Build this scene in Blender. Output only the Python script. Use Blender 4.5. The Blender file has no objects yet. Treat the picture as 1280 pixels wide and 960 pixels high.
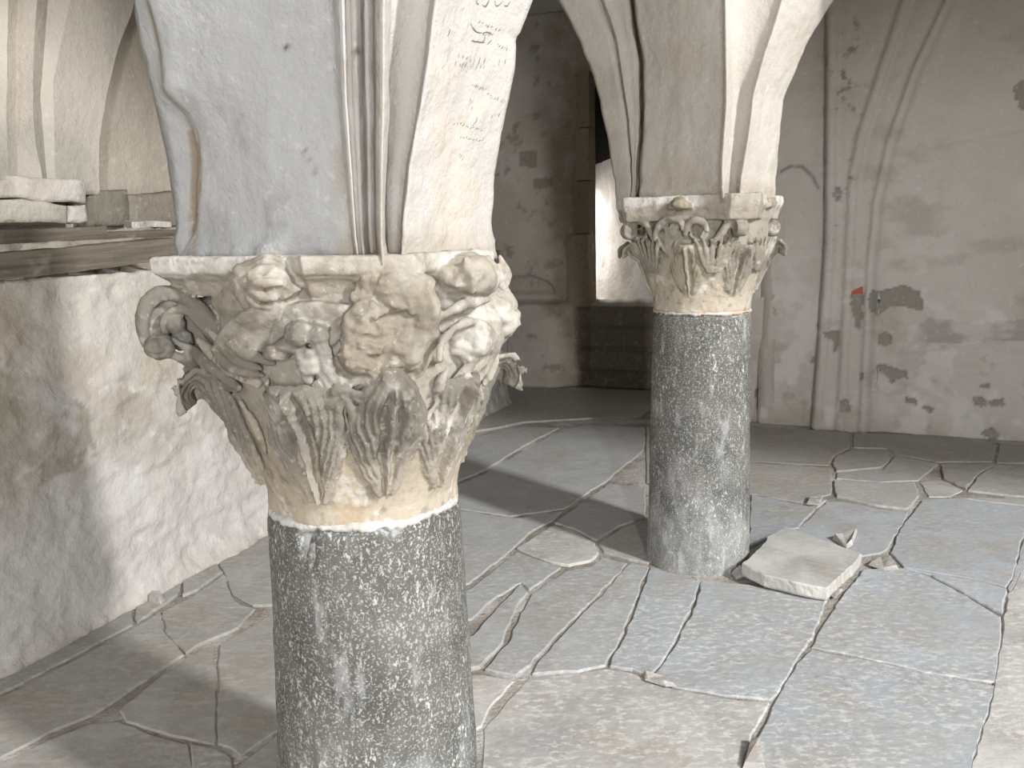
import bpy, bmesh, math, random
import numpy as np
from mathutils import Matrix, Vector

random.seed(7); np.random.seed(7)
D = bpy.data; COL = bpy.context.scene.collection; SC = bpy.context.scene

# ------------------------------------------------------------------ camera
F, CAMH, PITCH, ROLL = 1035.0, 1.45, math.radians(10), math.radians(1.3)
FW = np.array([0, math.cos(PITCH), -math.sin(PITCH)])
_u0 = np.array([0, math.sin(PITCH), math.cos(PITCH)]); _r0 = np.array([1., 0, 0])
RT = math.cos(ROLL) * _r0 - math.sin(ROLL) * _u0
UP = math.sin(ROLL) * _r0 + math.cos(ROLL) * _u0
CAM = np.array([0, 0, CAMH])
cd = D.cameras.new('camera'); co = D.objects.new('camera', cd); COL.objects.link(co)
cd.sensor_width = 36; cd.lens = F / 1280 * 36; cd.clip_start = .02
co.matrix_world = Matrix(((RT[0], UP[0], -FW[0], 0), (RT[1], UP[1], -FW[1], 0), (RT[2], UP[2], -FW[2], CAMH), (0, 0, 0, 1)))
SC.camera = co

# ------------------------------------------------------------------ light and exposure
SC.view_settings.view_transform = 'Standard'; SC.view_settings.look = 'None'
SC.view_settings.gamma = 1; SC.view_settings.exposure = -0.08
w = D.worlds.new('world'); SC.world = w; w.use_nodes = True
w.node_tree.nodes['Background'].inputs[0].default_value = (.86, .93, 1, 1)
w.node_tree.nodes['Background'].inputs[1].default_value = .55

def area(name, loc, target, sx, sy, power, color):
    l = D.lights.new(name, 'AREA'); l.shape = 'RECTANGLE'; l.size = sx; l.size_y = sy; l.energy = power; l.color = color
    o = D.objects.new(name, l); COL.objects.link(o); o.location = loc
    o.rotation_euler = (Vector(target) - Vector(loc)).to_track_quat('-Z', 'Y').to_euler()
    return o
# overcast sky through the bays left open, a tall doorway behind the viewer, a high opening on the right, an added fill lamp in the aisle
area('doorway_daylight', (.56, -4.2, 1.75), (.56, 4, 1.0), .2, 2.3, 330, (1, .985, .96))
area('side_opening_daylight', (5.9, -2.5, 5.2), (.4, 3.8, .6), .5, 1.0, 1080, (1, .99, .97))
area('aisle_fill_lamp', (-2.9, .4, 2.5), (-2.2, 4.2, 1.6), .6, .9, 14, (1, .98, .95))  # fill added to brighten the aisle, no known source

# ------------------------------------------------------------------ helpers
def ray(px, py): return FW + (px - 640) / F * RT - (py - 480) / F * UP
def onz(px, py, z=0.):
    v = ray(px, py); return CAM + v * ((z - CAMH) / v[2])
def aty(px, py, Y):
    v = ray(px, py); return CAM + v * (Y / v[1])
def onplane(px, py, p, n):
    v = ray(px, py); p = np.array(p, float); n = np.array(n, float)
    return CAM + v * (np.dot(p - CAM, n) / np.dot(v, n))

_perm = np.random.RandomState(3).permutation(256)
_perm = np.concatenate([_perm, _perm, _perm]); _val = np.random.RandomState(5).uniform(-1, 1, 256)
def noise3(p):
    p = np.asarray(p, float); i = np.floor(p).astype(int); f = p - i; f = f * f * f * (f * (f * 6 - 15) + 10); i &= 255
    def h(dx, dy, dz): return _val[_perm[_perm[_perm[(i[..., 0] + dx) & 255] + ((i[..., 1] + dy) & 255)] + ((i[..., 2] + dz) & 255)] & 255]
    fx, fy, fz = f[..., 0], f[..., 1], f[..., 2]
    def L(a, b, t): return a + (b - a) * t
    return L(L(L(h(0,0,0), h(1,0,0), fx), L(h(0,1,0), h(1,1,0), fx), fy), L(L(h(0,0,1), h(1,0,1), fx), L(h(0,1,1), h(1,1,1), fx), fy), fz)
def fbm(p, sc=1., o=4, g=.5, seed=0):
    p = np.asarray(p, float) * sc + seed * 17.31; a = 1.; s = 0.; t = 0.
    for k in range(o):
        s = s + a * noise3(p * 2 ** k + k * 5.7); t += a; a *= g
    return s / t
def sstep(a, b, x):
    t = np.clip((x - a) / (b - a), 0, 1); return t * t * (3 - 2 * t)
def in_poly(P, x, y):
    P = np.asarray(P, float); r = np.zeros(x.shape, bool); n = len(P); j = n - 1
    for i in range(n):
        xi, yi = P[i]; xj, yj = P[j]
        if yi != yj:
            r ^= ((yi > y) != (yj > y)) & (x < (xj - xi) * (y - yi) / (yj - yi) + xi)
        j = i
    return r
def seg_dist(P, x, y):
    d = np.full(x.shape, 1e9); P = np.asarray(P, float)
    for a, b in zip(P[:-1], P[1:]):
        ab = b - a; t = np.clip(((x - a[0]) * ab[0] + (y - a[1]) * ab[1]) / (ab @ ab + 1e-12), 0, 1)
        d = np.minimum(d, np.hypot(x - a[0] - t * ab[0], y - a[1] - t * ab[1]))
    return d

def obj(name, V, Fc, m, parent=None, col=None, smooth=True, loc=None):
    me = D.meshes.new(name); V = np.asarray(V, float)
    me.from_pydata(V.tolist(), [], Fc if isinstance(Fc, list) else np.asarray(Fc).tolist()); me.update()
    if smooth: me.polygons.foreach_set('use_smooth', [True] * len(me.polygons))
    if col is not None:
        at = me.attributes.new('tint', 'FLOAT_COLOR', 'POINT')
        c = np.ones((len(V), 4)); c[:, :3] = col; at.data.foreach_set('color', c.ravel())
    me.materials.append(m); o = D.objects.new(name, me); COL.objects.link(o)
    if parent is not None: o.parent = parent
    return o
def empty(name, loc=(0, 0, 0)):
    o = D.objects.new(name, None); o.location = loc; o.empty_display_size = .1; COL.objects.link(o); return o
def tag(o, label=None, cat=None, group=None, kind=None):
    for k, v in (('label', label), ('category', cat), ('group', group), ('kind', kind)):
        if v: o[k] = v
    return o
def grid_faces(nr, nc, wrap=False):
    i = np.arange(nr - 1)[:, None]; j = np.arange(nc if wrap else nc - 1)[None, :]; j2 = (j + 1) % nc
    return np.stack([i * nc + j, i * nc + j2, (i + 1) * nc + j2, (i + 1) * nc + j], -1).reshape(-1, 4)
def resample(pts, n):
    P = np.asarray(pts, float); m = len(P)
    if m == 2: t = np.linspace(0, 1, n)[:, None]; return P[0] * (1 - t) + P[1] * t
    d = np.r_[0, np.cumsum(np.linalg.norm(np.diff(P, axis=0), axis=1))]; d /= d[-1]
    Q = np.vstack([2 * P[0] - P[1], P, 2 * P[-1] - P[-2]]); out = []
    for t in np.linspace(0, 1, n):
        k = min(max(np.searchsorted(d, t, 'right') - 1, 0), m - 2); s = (t - d[k]) / (d[k + 1] - d[k] + 1e-12)
        a, b, c, e = Q[k], Q[k + 1], Q[k + 2], Q[k + 3]
        out.append(.5 * (2 * b + (c - a) * s + (2 * a - 5 * b + 4 * c - e) * s * s + (3 * b - a - 3 * c + e) * s ** 3))
    return np.array(out)
def tube(path, rad, n=10, m=14, flat=1., ref=None, rough=.0):
    """closed tapering lobe along a path: rings of m points, tips closed"""
    P = resample(path, n); R = np.interp(np.linspace(0, 1, n), np.linspace(0, 1, len(rad)), rad)
    T = np.gradient(P, axis=0); T /= np.linalg.norm(T, axis=1)[:, None] + 1e-12
    ref = np.array([0, -1., .2]) if ref is None else np.asarray(ref, float)
    V = []
    for p, t, r in zip(P, T, R):
        N = ref - t * (ref @ t); N /= np.linalg.norm(N) + 1e-12; B = np.cross(t, N)
        for k in range(m):
            a = 2 * math.pi * k / m; V.append(p + N * math.sin(a) * r * flat + B * math.cos(a) * r)
    V = np.array(V); Fc = grid_faces(n, m, True).tolist()
    V = np.vstack([V, P[0] - T[0] * R[0] * .4, P[-1] + T[-1] * R[-1] * .4]); a, b = n * m, n * m + 1
    for k in range(m):
        Fc.append([a, (k + 1) % m, k]); Fc.append([b, (n - 1) * m + k, (n - 1) * m + (k + 1) % m])
    if rough: V = V + rough * np.stack([fbm(V, 45, 3, seed=s) for s in (1, 2, 3)], -1)
    return V, Fc
def outward(o):
    bm = bmesh.new(); bm.from_mesh(o.data); bmesh.ops.recalc_face_normals(bm, faces=bm.faces); bm.to_mesh(o.data); bm.free(); return o
class Mesh:
    def __init__(s): s.V = np.zeros((0, 3)); s.F = []
    def add(s, V, Fc):
        k = len(s.V); s.V = np.vstack([s.V, V]); s.F += [[i + k for i in f] for f in (Fc if isinstance(Fc, list) else np.asarray(Fc).tolist())]; return s
    def box(s, c, size, R=None):
        h = np.array(size) / 2; V = np.array([[x, y, z] for x in (-1, 1) for y in (-1, 1) for z in (-1, 1)]) * h
        if R is not None: V = V @ np.asarray(R).T
        return s.add(V + np.array(c), [[0,1,3,2],[4,6,7,5],[0,4,5,1],[2,3,7,6],[0,2,6,4],[1,5,7,3]])

# ------------------------------------------------------------------ materials
def material(name, base=(.5, .5, .5), rough=.9, spec=.2):
    m = D.materials.new(name); m.use_nodes = True; nt = m.node_tree; b = nt.nodes['Principled BSDF']
    b.inputs['Roughness'].default_value = rough; b.inputs['Specular IOR Level'].default_value = spec
    b.inputs['Base Color'].default_value = (*base, 1)
    return m, nt, b
def nd(nt, t, **kw):
    n = nt.nodes.new(t)
    for k, v in kw.items():
        if k.startswith('_'): setattr(n, k[1:], v)
        else: n.inputs[k.replace('__', ' ')].default_value = v
    return n
def mixc(nt, fac, a, b, mode='MIX'):
    n = nt.nodes.new('ShaderNodeMix'); n.data_type = 'RGBA'; n.blend_type = mode
    for i, x in ((0, fac), (6, a), (7, b)):
        if hasattr(x, 'is_output'): nt.links.new(x, n.inputs[i])
        else: n.inputs[i].default_value = x if i == 0 else (*x, 1)
    return n.outputs[2]
def noise_mask(nt, co, scale, lo, hi, detail=6, rough=.6, stretch=None):
    if stretch:
        mp = nd(nt, 'ShaderNodeMapping'); mp.inputs['Scale'].default_value = stretch; nt.links.new(co, mp.inputs['Vector']); co = mp.outputs[0]
    n = nd(nt, 'ShaderNodeTexNoise', Scale=scale, Detail=detail, Roughness=rough); nt.links.new(co, n.inputs['Vector'])
    r = nd(nt, 'ShaderNodeMapRange', _interpolation_type='SMOOTHSTEP'); r.inputs['From Min'].default_value = lo; r.inputs['From Max'].default_value = hi
    nt.links.new(n.outputs['Fac'], r.inputs['Value']); return r.outputs[0]
def bump(nt, b, co, layers):
    prev = None
    for scale, dist, strength in layers:
        n = nd(nt, 'ShaderNodeTexNoise', Scale=scale, Detail=8, Roughness=.6); nt.links.new(co, n.inputs['Vector'])
        bp = nd(nt, 'ShaderNodeBump', Strength=strength, Distance=dist); nt.links.new(n.outputs['Fac'], bp.inputs['Height'])
        if prev: nt.links.new(prev, bp.inputs['Normal'])
        prev = bp.outputs[0]
    nt.links.new(prev, b.inputs['Normal'])

def mat_tinted(name, bumps, dark=(.45, .42, .38), lo=.56, hi=.8, scale=14, amt=.55, light=(.8, .8, .8), lamt=.35, rough=.92):
    """vertex tint carried by the mesh, with fine dirt, chalky spots and grain"""
    m, nt, b = material(name, rough=rough, spec=.12)
    co = nd(nt, 'ShaderNodeTexCoord').outputs['Object']
    at = nd(nt, 'ShaderNodeAttribute', _attribute_name='tint')
    k1 = noise_mask(nt, co, scale, lo, hi); k2 = noise_mask(nt, co, scale * 2.3, .55, .75, 8, .7)
    mul = nd(nt, 'ShaderNodeMath', _operation='MULTIPLY'); nt.links.new(k1, mul.inputs[0]); mul.inputs[1].default_value = amt
    c = mixc(nt, mul.outputs[0], at.outputs['Color'], dark, 'MIX')
    mul2 = nd(nt, 'ShaderNodeMath', _operation='MULTIPLY'); nt.links.new(k2, mul2.inputs[0]); mul2.inputs[1].default_value = lamt
    c = mixc(nt, mul2.outputs[0], c, light)
    nt.links.new(c, b.inputs['Base Color']); bump(nt, b, co, bumps); return m
M = {}
M['plaster'] = mat_tinted('whitewashed_plaster', [(6, .03, .45), (28, .012, .55), (110, .004, .5)], lo=.54, hi=.8, amt=.5)
M['rubble_plaster'] = mat_tinted('rough_lime_plaster', [(7, .05, .55), (34, .012, .45)], scale=9, lo=.52, hi=.76, amt=.55)
M['capital'] = mat_tinted('weathered_carved_stone', [(30, .006, .35), (140, .003, .45)], dark=(.15, .13, .105), scale=26, lo=.5, hi=.7, amt=.6, light=(.6, .585, .555), lamt=.5, rough=.8)
M['mortar'] = mat_tinted('white_lime_mortar', [(60, .008, .6)], dark=(.55, .53, .5), light=(.78, .78, .77), scale=30)

def mat_granite():
    m, nt, b = material('speckled_dark_granite', rough=.75, spec=.25)
    co = nd(nt, 'ShaderNodeTexCoord').outputs['Object']
    big = noise_mask(nt, co, 5, .35, .7); c = mixc(nt, big, (.08, .08, .074), (.15, .147, .135))
    fl = noise_mask(nt, co, 105, .55, .63, 6, .68, (1, 1, .55)); reg = noise_mask(nt, co, 8, .30, .62, 5, .65, (1, 1, .6))
    mu = nd(nt, 'ShaderNodeMath', _operation='MULTIPLY'); nt.links.new(fl, mu.inputs[0]); nt.links.new(reg, mu.inputs[1])
    c = mixc(nt, mu.outputs[0], c, (.52, .52, .505))
    fl2 = noise_mask(nt, co, 190, .54, .64, 3, .55); mu2 = nd(nt, 'ShaderNodeMath', _operation='MULTIPLY'); nt.links.new(fl2, mu2.inputs[0]); mu2.inputs[1].default_value = .55
    c = mixc(nt, mu2.outputs[0], c, (.5, .5, .48))
    # chalk rubbed onto the stone, thicker towards the worn foot
    at = nd(nt, 'ShaderNodeAttribute', _attribute_name='tint')
    c = mixc(nt, at.outputs['Fac'], c, (.66, .67, .68))
    nt.links.new(c, b.inputs['Base Color']); bump(nt, b, co, [(60, .006, .5), (200, .002, .5)]); return m
M['granite'] = mat_granite()

def mat_flag():
    m, nt, b = material('blue_grey_flagstone', rough=.62, spec=.3)
    tc = nd(nt, 'ShaderNodeTexCoord'); co = tc.outputs['Object']; oi = nd(nt, 'ShaderNodeObjectInfo')
    at = nd(nt, 'ShaderNodeAttribute', _attribute_name='tint')
    big = noise_mask(nt, co, 3.5, .35, .7); c = mixc(nt, big, at.outputs['Color'], (.36, .36, .355))
    br = noise_mask(nt, co, 2.6, .5, .66, 6, .62); mb = nd(nt, 'ShaderNodeMath', _operation='MULTIPLY'); nt.links.new(br, mb.inputs[0]); mb.inputs[1].default_value = .5
    c = mixc(nt, mb.outputs[0], c, (.34, .3, .245))
    dk = noise_mask(nt, co, 5, .58, .7, 7, .66); mb = nd(nt, 'ShaderNodeMath', _operation='MULTIPLY'); nt.links.new(dk, mb.inputs[0]); mb.inputs[1].default_value = .45
    c = mixc(nt, mb.outputs[0], c, (.2, .205, .205))
    lay = noise_mask(nt, co, 9, .5, .62, 5, .6, (1, 2.6, 1)); mu = nd(nt, 'ShaderNodeMath', _operation='MULTIPLY'); nt.links.new(lay, mu.inputs[0]); mu.inputs[1].default_value = .3
    c = mixc(nt, mu.outputs[0], c, (.47, .455, .43))
    d = noise_mask(nt, co, 27, .48, .62, 9, .7, (1, 1.7, 1)); reg = noise_mask(nt, co, 1.9, .30, .55)
    mu = nd(nt, 'ShaderNodeMath', _operation='MULTIPLY'); nt.links.new(d, mu.inputs[0]); nt.links.new(reg, mu.inputs[1])
    mu1 = nd(nt, 'ShaderNodeMath', _operation='MULTIPLY'); nt.links.new(mu.outputs[0], mu1.inputs[0]); nt.links.new(at.outputs['Alpha'], mu1.inputs[1])
    c = mixc(nt, mu1.outputs[0], c, (.63, .615, .595))
    nt.links.new(c, b.inputs['Base Color']); bump(nt, b, co, [(5, .03, .25), (30, .008, .35), (110, .002, .3)]); return m
M['flag'] = mat_flag()
def mat_dust():
    m, nt, b = material('dusty_joint_filling', rough=.95, spec=.1)
    co = nd(nt, 'ShaderNodeTexCoord').outputs['Object']
    c = mixc(nt, noise_mask(nt, co, 3, .4, .65), (.3, .27, .235), (.54, .515, .485)); c = mixc(nt, noise_mask(nt, co, 40, .58, .75), c, (.16, .135, .115))
    nt.links.new(c, b.inputs['Base Color']); bump(nt, b, co, [(50, .02, .7)]); return m
M['dust'] = mat_dust()
def mat_wood(name, a, bcol, scale=30):
    m, nt, b = material(name, rough=.8, spec=.15); co = nd(nt, 'ShaderNodeTexCoord').outputs['Object']
    g = noise_mask(nt, co, scale, .3, .7, 6, .6, (.05, 1, 1.6)); c = mixc(nt, g, a, bcol)
    c = mixc(nt, noise_mask(nt, co, 9, .58, .75, 5, .6, (.5, 1, 1.2)), c, (.3, .28, .25))
    nt.links.new(c, b.inputs['Base Color']); bump(nt, b, co, [(60, .006, .5)]); return m
M['wood'] = mat_wood('old_brown_wood', (.10, .085, .068), (.2, .175, .14))
M['wood_dark'] = mat_wood('dark_brown_wood', (.1, .085, .065), (.17, .145, .115))
M['ink'] = material('faded_black_ink', (.17, .155, .14), .95, .05)[0]
M['brick_red'] = material('red_brick', (.42, .13, .07), .9, .1)[0]
M['recess_shade'] = material('painted_recess_shade', (.02, .018, .015), .95, .05)[0]  # near-black colour standing in for the unlit top of the window recess

# ------------------------------------------------------------------ plan of the place
U = np.array([.53, .848, 0]); Vd = np.array([.848, -.53, 0])     # the two directions of the column grid
C1 = aty(457, 640, 1.80); RING1 = .887
C2 = np.array([.832, 3.60, 0]); RING2 = float(aty(877, 391, 3.38)[2])
CAPH1, CAPH2 = .54, .47
LWP = onz(0, 841); LWQ = onz(340, 661); LWD = (LWQ - LWP) / np.linalg.norm(LWQ - LWP); LWN = np.array([LWD[1], -LWD[0], 0])
RWP = onz(945, 526); RWQ = onz(1280, 549); RWD = (RWQ - RWP) / np.linalg.norm(RWQ - RWP); RWN = np.array([RWD[1], -RWD[0], 0])
BWP = onz(640, 478); BWQ = onz(820, 487); BWD = (BWQ - BWP) / np.linalg.norm(BWQ - BWP); BWN = np.array([BWD[1], -BWD[0], 0])
for n_ in (RWN, BWN):
    if n_[1] > 0: n_ *= -1
if LWN[0] < 0: LWN *= -1
CEIL = 3.5

def wall(name, P, Dn, N, s0, s1, z0, z1, step, disp, colour, m, hole=None, parent=None):
    """upright slab of wall: dense relief on its inner side, a plain back, closed round the edge"""
    ns = int((s1 - s0) / step) + 1; nz = int((z1 - z0) / step) + 1
    S, Z = np.meshgrid(np.linspace(s0, s1, ns), np.linspace(z0, z1, nz)); S = S.ravel(); Z = Z.ravel()
    W = np.array(P) * [1, 1, 0] + S[:, None] * Dn + Z[:, None] * np.array([0, 0, 1.])
    dd = disp(S, Z, W); c = colour(S, Z, W); V = W + dd[:, None] * N
    Fc = grid_faces(nz, ns)
    if hole is not None:
        cs = S[Fc].mean(1); cz = Z[Fc].mean(1); Fc = Fc[~hole(cs, cz)]
    o = obj(name, V, Fc, m, parent, c); md = o.modifiers.new('thickness', 'SOLIDIFY'); md.thickness = .12
    # thickness away from the room
    me = o.data; n0 = np.array(me.polygons[0].normal)
    md.offset = -1 if n0 @ N > 0 else 1
    tag(o, kind='structure' if parent is None else None); return o
def wall_px(P, N, Dn, pts):
    out = []
    for x, y in pts:
        q = onplane(x, y, P, N); out.append(((q - np.array(P) * [1, 1, 0]) @ Dn, q[2]))
    return np.array(out)
def tone(base, W, amp=.06, sc=2., seed=0):
    f = fbm(W, sc, 5, .55, seed)[:, None]; return np.array(base)[None, :] * (1 + amp * 4 * f * np.array([.9, 1, 1.1]))
def blend(c, k, col): return c * (1 - k[:, None]) + np.array(col) * k[:, None]

# ------------------------------------------------------------------ floor
fl = obj('floor', [(-5, -4, -.008), (7, -4, -.008), (7, 12, -.008), (-5, 12, -.008)], [[0, 1, 2, 3]], M['dust'], smooth=False)
tag(fl, kind='structure')
FLAGS = [  # outlines of the flagstones on the floor plane (traced joints), tint index, chalkiness
 ([(1055,742),(1080,713),(1130,711),(1161,721),(1208,746),(1251,772),(1244,852),(1161,840),(1111,827),(1016,808),(1022,792)],0,.7),
 ([(1014,812),(1111,831),(1161,844),(1243,856),(1233,890),(1221,936),(1205,1010),(1180,1080),(900,1080),(930,962),(973,867),(1002,824)],0,.75),
 ([(1256,772),(1262,742),(1290,690),(1420,700),(1420,1080),(1190,1080),(1214,962),(1226,925),(1237,886),(1244,850)],2,1),
 ([(1152,626),(1198,623),(1240,629),(1282,633),(1282,660),(1270,697),(1264,726),(1257,733),(1221,724),(1162,714),(1131,709),(1114,691),(1124,665),(1141,641)],0,.35),
 ([(1133,712),(1162,717),(1221,727),(1257,737),(1251,768),(1208,743),(1163,719)],0,.5),
 ([(998,660),(1034,627),(1060,628),(1096,635),(1134,640),(1127,655),(1110,684),(1100,690),(1070,695),(1030,720),(985,700),(975,680)],0,.3),
 ([(939,619),(1000,632),(1019,636),(996,660),(978,664),(958,674),(936,684)],0,.4),
 ([(1003,628),(1020,622),(1033,624),(1021,633)],1,.4),
 ([(1042,601),(1100,604),(1144,604),(1148,620),(1134,636),(1096,632),(1046,621)],1,.5),
 ([(1150,603),(1175,599),(1203,612),(1188,620),(1162,620)],2,.5),
 ([(1210,613),(1225,594),(1247,581),(1330,584),(1330,622),(1270,620)],1,.5),
 ([(1202,622),(1270,622),(1330,626),(1330,640),(1282,631),(1240,627)],1,.5),
 ([(1274,697),(1286,640),(1400,650),(1420,698),(1290,688),(1264,740),(1261,735)],0,.6),
 ([(1041,579),(1046,570),(1065,563),(1107,563),(1112,574),(1102,584),(1046,589)],3,.2),
 ([(1046,591),(1103,587),(1115,575),(1120,570),(1172,580),(1147,600),(1100,602),(1046,598)],1,.3),
 ([(1177,581),(1237,580),(1244,581),(1224,591),(1207,611),(1180,599)],3,.2),
 ([(930,531),(1060,541),(1062,559),(1040,570),(1036,581),(930,575)],3,.25),
 ([(1067,541),(1200,546),(1245,556),(1240,576),(1172,577),(1119,567),(1109,560),(1067,559)],3,.25),
 ([(1250,556),(1400,556),(1400,580),(1246,578)],3,.2),
 ([(930,578),(1036,584),(1040,600),(1038,617),(1001,627),(930,615)],3,.3),
 ([(878,726),(935,732),(985,739),(1034,750),(1014,797),(996,824),(969,868),(963,873),(905,868),(842,857),(816,845),(832,826),(850,796),(869,758)],0,.9),
 ([(813,849),(841,860),(905,872),(961,877),(940,917),(924,960),(895,1080),(560,1080),(604,960),(606,910),(640,868),(664,845),(722,841),(737,838),(759,835),(790,840)],2,1),
 ([(788,702),(810,707),(790,757),(776,795),(764,814),(755,831),(735,835),(722,838),(668,841),(671,830),(700,796),(750,746)],4,.6),
 ([(815,709),(874,727),(864,758),(845,796),(827,826),(812,844),(790,837),(763,832),(770,816),(782,795),(795,758)],0,.85),
 ([(585,541),(622,535),(654,528),(735,523),(800,521),(830,500),(822,488),(720,488),(640,480),(600,515)],3,.5),
 ([(585,549),(622,541),(654,534),(698,535),(660,554),(604,588),(560,606)],4,.3),
 ([(555,612),(604,593),(654,563),(703,537),(735,531),(805,535),(805,562),(768,592),(756,602),(724,622),(705,635),(667,640),(638,644),(590,637),(555,632)],4,.3),
 ([(555,637),(590,640),(638,649),(669,646),(703,639),(690,650),(665,663),(630,694),(586,728),(555,735)],4,.3),
 ([(730,627),(761,605),(806,610),(806,647),(776,656),(745,675),(715,660),(694,654)],4,.3),
 ([(674,668),(692,657),(715,663),(742,679),(748,691),(739,701),(710,706),(688,703),(654,690),(648,685)],2,.7),
 ([(748,679),(777,660),(815,650),(830,690),(810,704),(788,699),(755,690)],1,.4),
 ([(632,701),(646,690),(700,709),(662,737),(652,727),(620,745),(589,774),(560,775),(560,750),(588,736)],4,.5),
 ([(560,812),(590,795),(650,730),(659,740),(646,757),(628,802),(600,834),(560,842)],4,.5),
 ([(666,741),(707,713),(741,707),(753,695),(783,703),(774,714),(745,744),(695,794),(662,830),(645,844),(608,837),(636,804),(656,757)],4,.6),
 ([(560,845),(602,842),(642,851),(610,884),(600,905),(560,930)],2,.9),
 ([(-140,905),(0,846),(60,815),(90,798),(164,756),(165,780),(117,805),(53,840),(0,866),(-140,935)],5,.3),
 ([(170,753),(200,737),(226,724),(223,743),(200,758),(171,778)],5,.3),
 ([(231,721),(265,698),(277,715),(247,737),(229,744)],5,.3),
 ([(-140,940),(0,872),(53,847),(117,812),(167,785),(200,766),(204,790),(230,818),(200,836),(143,876),(113,893),(60,915),(0,946),(-140,1015)],5,.25),
 ([(204,765),(247,742),(280,718),(288,746),(302,757),(317,761),(297,784),(247,806),(233,816),(207,789)],5,.25),
 ([(269,698),(300,675),(345,662),(345,756),(318,757),(291,743),(281,715)],5,.25),
 ([(150,887),(200,845),(247,815),(266,806),(270,842),(270,931),(233,923),(202,914),(157,901)],5,.2),
 ([(275,806),(300,791),(340,767),(360,760),(360,905),(344,914),(320,928),(300,943),(291,934),(274,929),(274,845)],5,.2),
 ([(-140,1022),(0,955),(60,925),(113,904),(145,901),(200,921),(234,930),(240,960),(240,1080),(-140,1080)],5,.2),
 ([(239,931),(270,938),(290,948),(289,965),(280,1080),(245,1080)],5,.4),
 ([(346,655),(450,590),(556,542),(578,548),(552,606),(470,660),(348,698)],4,.3), ([(348,704),(470,664),(552,610),(553,640),(550,735),(480,758),(362,756),(348,752)],4,.4), ([(363,763),(480,764),(556,740),(556,842),(480,880),(363,900)],4,.4), ([(384,906),(480,885),(555,846),(556,930),(556,1080),(404,1080)],5,.4),
 ([(808,533),(926,533),(928,600),(870,630),(808,603)],3,.3),
 ([(296,962),(312,945),(346,920),(380,905),(400,1080),(285,1080)],5,.2),
]
TINTS = [(.385, .42, .46), (.43, .42, .405), (.52, .505, .485), (.36, .335, .3), (.385, .4, .41), (.31, .295, .265)]
def flagstone(poly, tint, chalk, k):
    P = np.array([onz(x, y)[:2] for x, y in poly])
    if np.sum(P[:, 0] * np.roll(P[:, 1], -1) - np.roll(P[:, 0], -1) * P[:, 1]) < 0: P = P[::-1]
    # chipped, wavering edges
    Q = []
    for a, b in zip(P, np.roll(P, -1, 0)):
        n = max(1, min(10, int(np.linalg.norm(b - a) / .035))); t = np.arange(n)[:, None] / n; Q.append(a + (b - a) * t)
    Q = np.vstack(Q); pp = np.c_[Q, np.zeros(len(Q))]
    Q = Q + .010 * np.stack([fbm(pp, 22, 3, seed=k), fbm(pp, 22, 3, seed=k + 50)], -1)
    def inset(Q, d):
        e = np.roll(Q, -1, 0) - np.roll(Q, 1, 0); e /= np.linalg.norm(e, axis=1)[:, None] + 1e-9
        return Q + d * np.stack([-e[:, 1], e[:, 0]], -1)
    rs = np.random.RandomState(k); h = rs.uniform(-.003, .005); n = len(Q)
    tx, ty = rs.normal(0, .0035, 2); c = Q.mean(0)
    rings = [(inset(Q, -.003), -.03), (inset(Q, -.003), h - .004), (inset(Q, .002), h)]
    V = []
    for R, z in rings:
        zz = z + (0 if z < -.02 else 1) * ((R[:, 0] - c[0]) * tx + (R[:, 1] - c[1]) * ty); V.append(np.c_[R, zz])
    V = np.vstack(V); Fc = grid_faces(3, n, True).tolist(); Fc.append(list(range(2 * n, 3 * n)))
    o = obj('flagstone', V, Fc, M['flag'], fl, None, smooth=False)
    t = np.array(TINTS[tint]) * rs.uniform(.92, 1.08)
    at = o.data.attributes.new('tint', 'FLOAT_COLOR', 'POINT'); at.data.foreach_set('color', np.tile([*t, chalk], (len(V), 1)).ravel())
for k, (p, t, c) in enumerate(FLAGS): flagstone(p, t, c, k)

# ------------------------------------------------------------------ walls
# low wall on the left, rough lime plaster
LW_TOP = float(np.mean([onplane(0, 352, LWP, LWN)[2], onplane(170, 340, LWP, LWN)[2]]))
def lw_disp(S, Z, W):
    d = .03 * fbm(W, 2.6, 4, .5, 1) + .011 * (1 - np.abs(fbm(W * [1, 1, 1.6], 8, 3, .5, 2)) * 2) - .006
    d += .004 * fbm(W, 24, 3, .6, 3) - .03 * sstep(.75, 1.3, Z)
    return d + .05 * np.exp(-Z / .07)
def lw_col(S, Z, W):
    c = tone((.5, .48, .465), W, .05, 3, 1)
    f = fbm(W, 2.2, 4, .55, 8)
    k = sstep(-.05, .3, f) * sstep(.2, .9, Z) * .8; c = blend(c, k, (.31, .275, .225))
    k = sstep(.75, 1.15, Z + .25 * f) * .5; c = blend(c, k, (.42, .38, .32))
    for poly, col, a in (([(-60,440),(40,470),(110,510),(120,570),(60,600),(-60,610)], (.25, .225, .18), .75),
                         ([(20,300),(60,440),(180,430),(240,480),(120,500),(0,480)], (.4, .35, .28), .5),
                         ([(200,560),(330,600),(335,660),(260,640),(190,620)], (.45, .415, .38), .45)):
        q = wall_px(LWP, LWN, LWD, poly); sh = .07 * f
        c = blend(c, a * sstep(-.2, .25, fbm(W, 7, 4, .55, 4)) * in_poly(q, S + sh, Z + sh * .7), col)
    c = blend(c, .55 * np.exp(-Z / .05), (.42, .36, .31))
    k = sstep(.3, .5, fbm(W, 13, 4, .6, 11)); return blend(c, k * .6, (.6, .585, .57))
wall('wall_left', LWP, LWD, LWN, -2.6, 4.9, 0, LW_TOP, .014, lw_disp, lw_col, M['rubble_plaster'])

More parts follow.
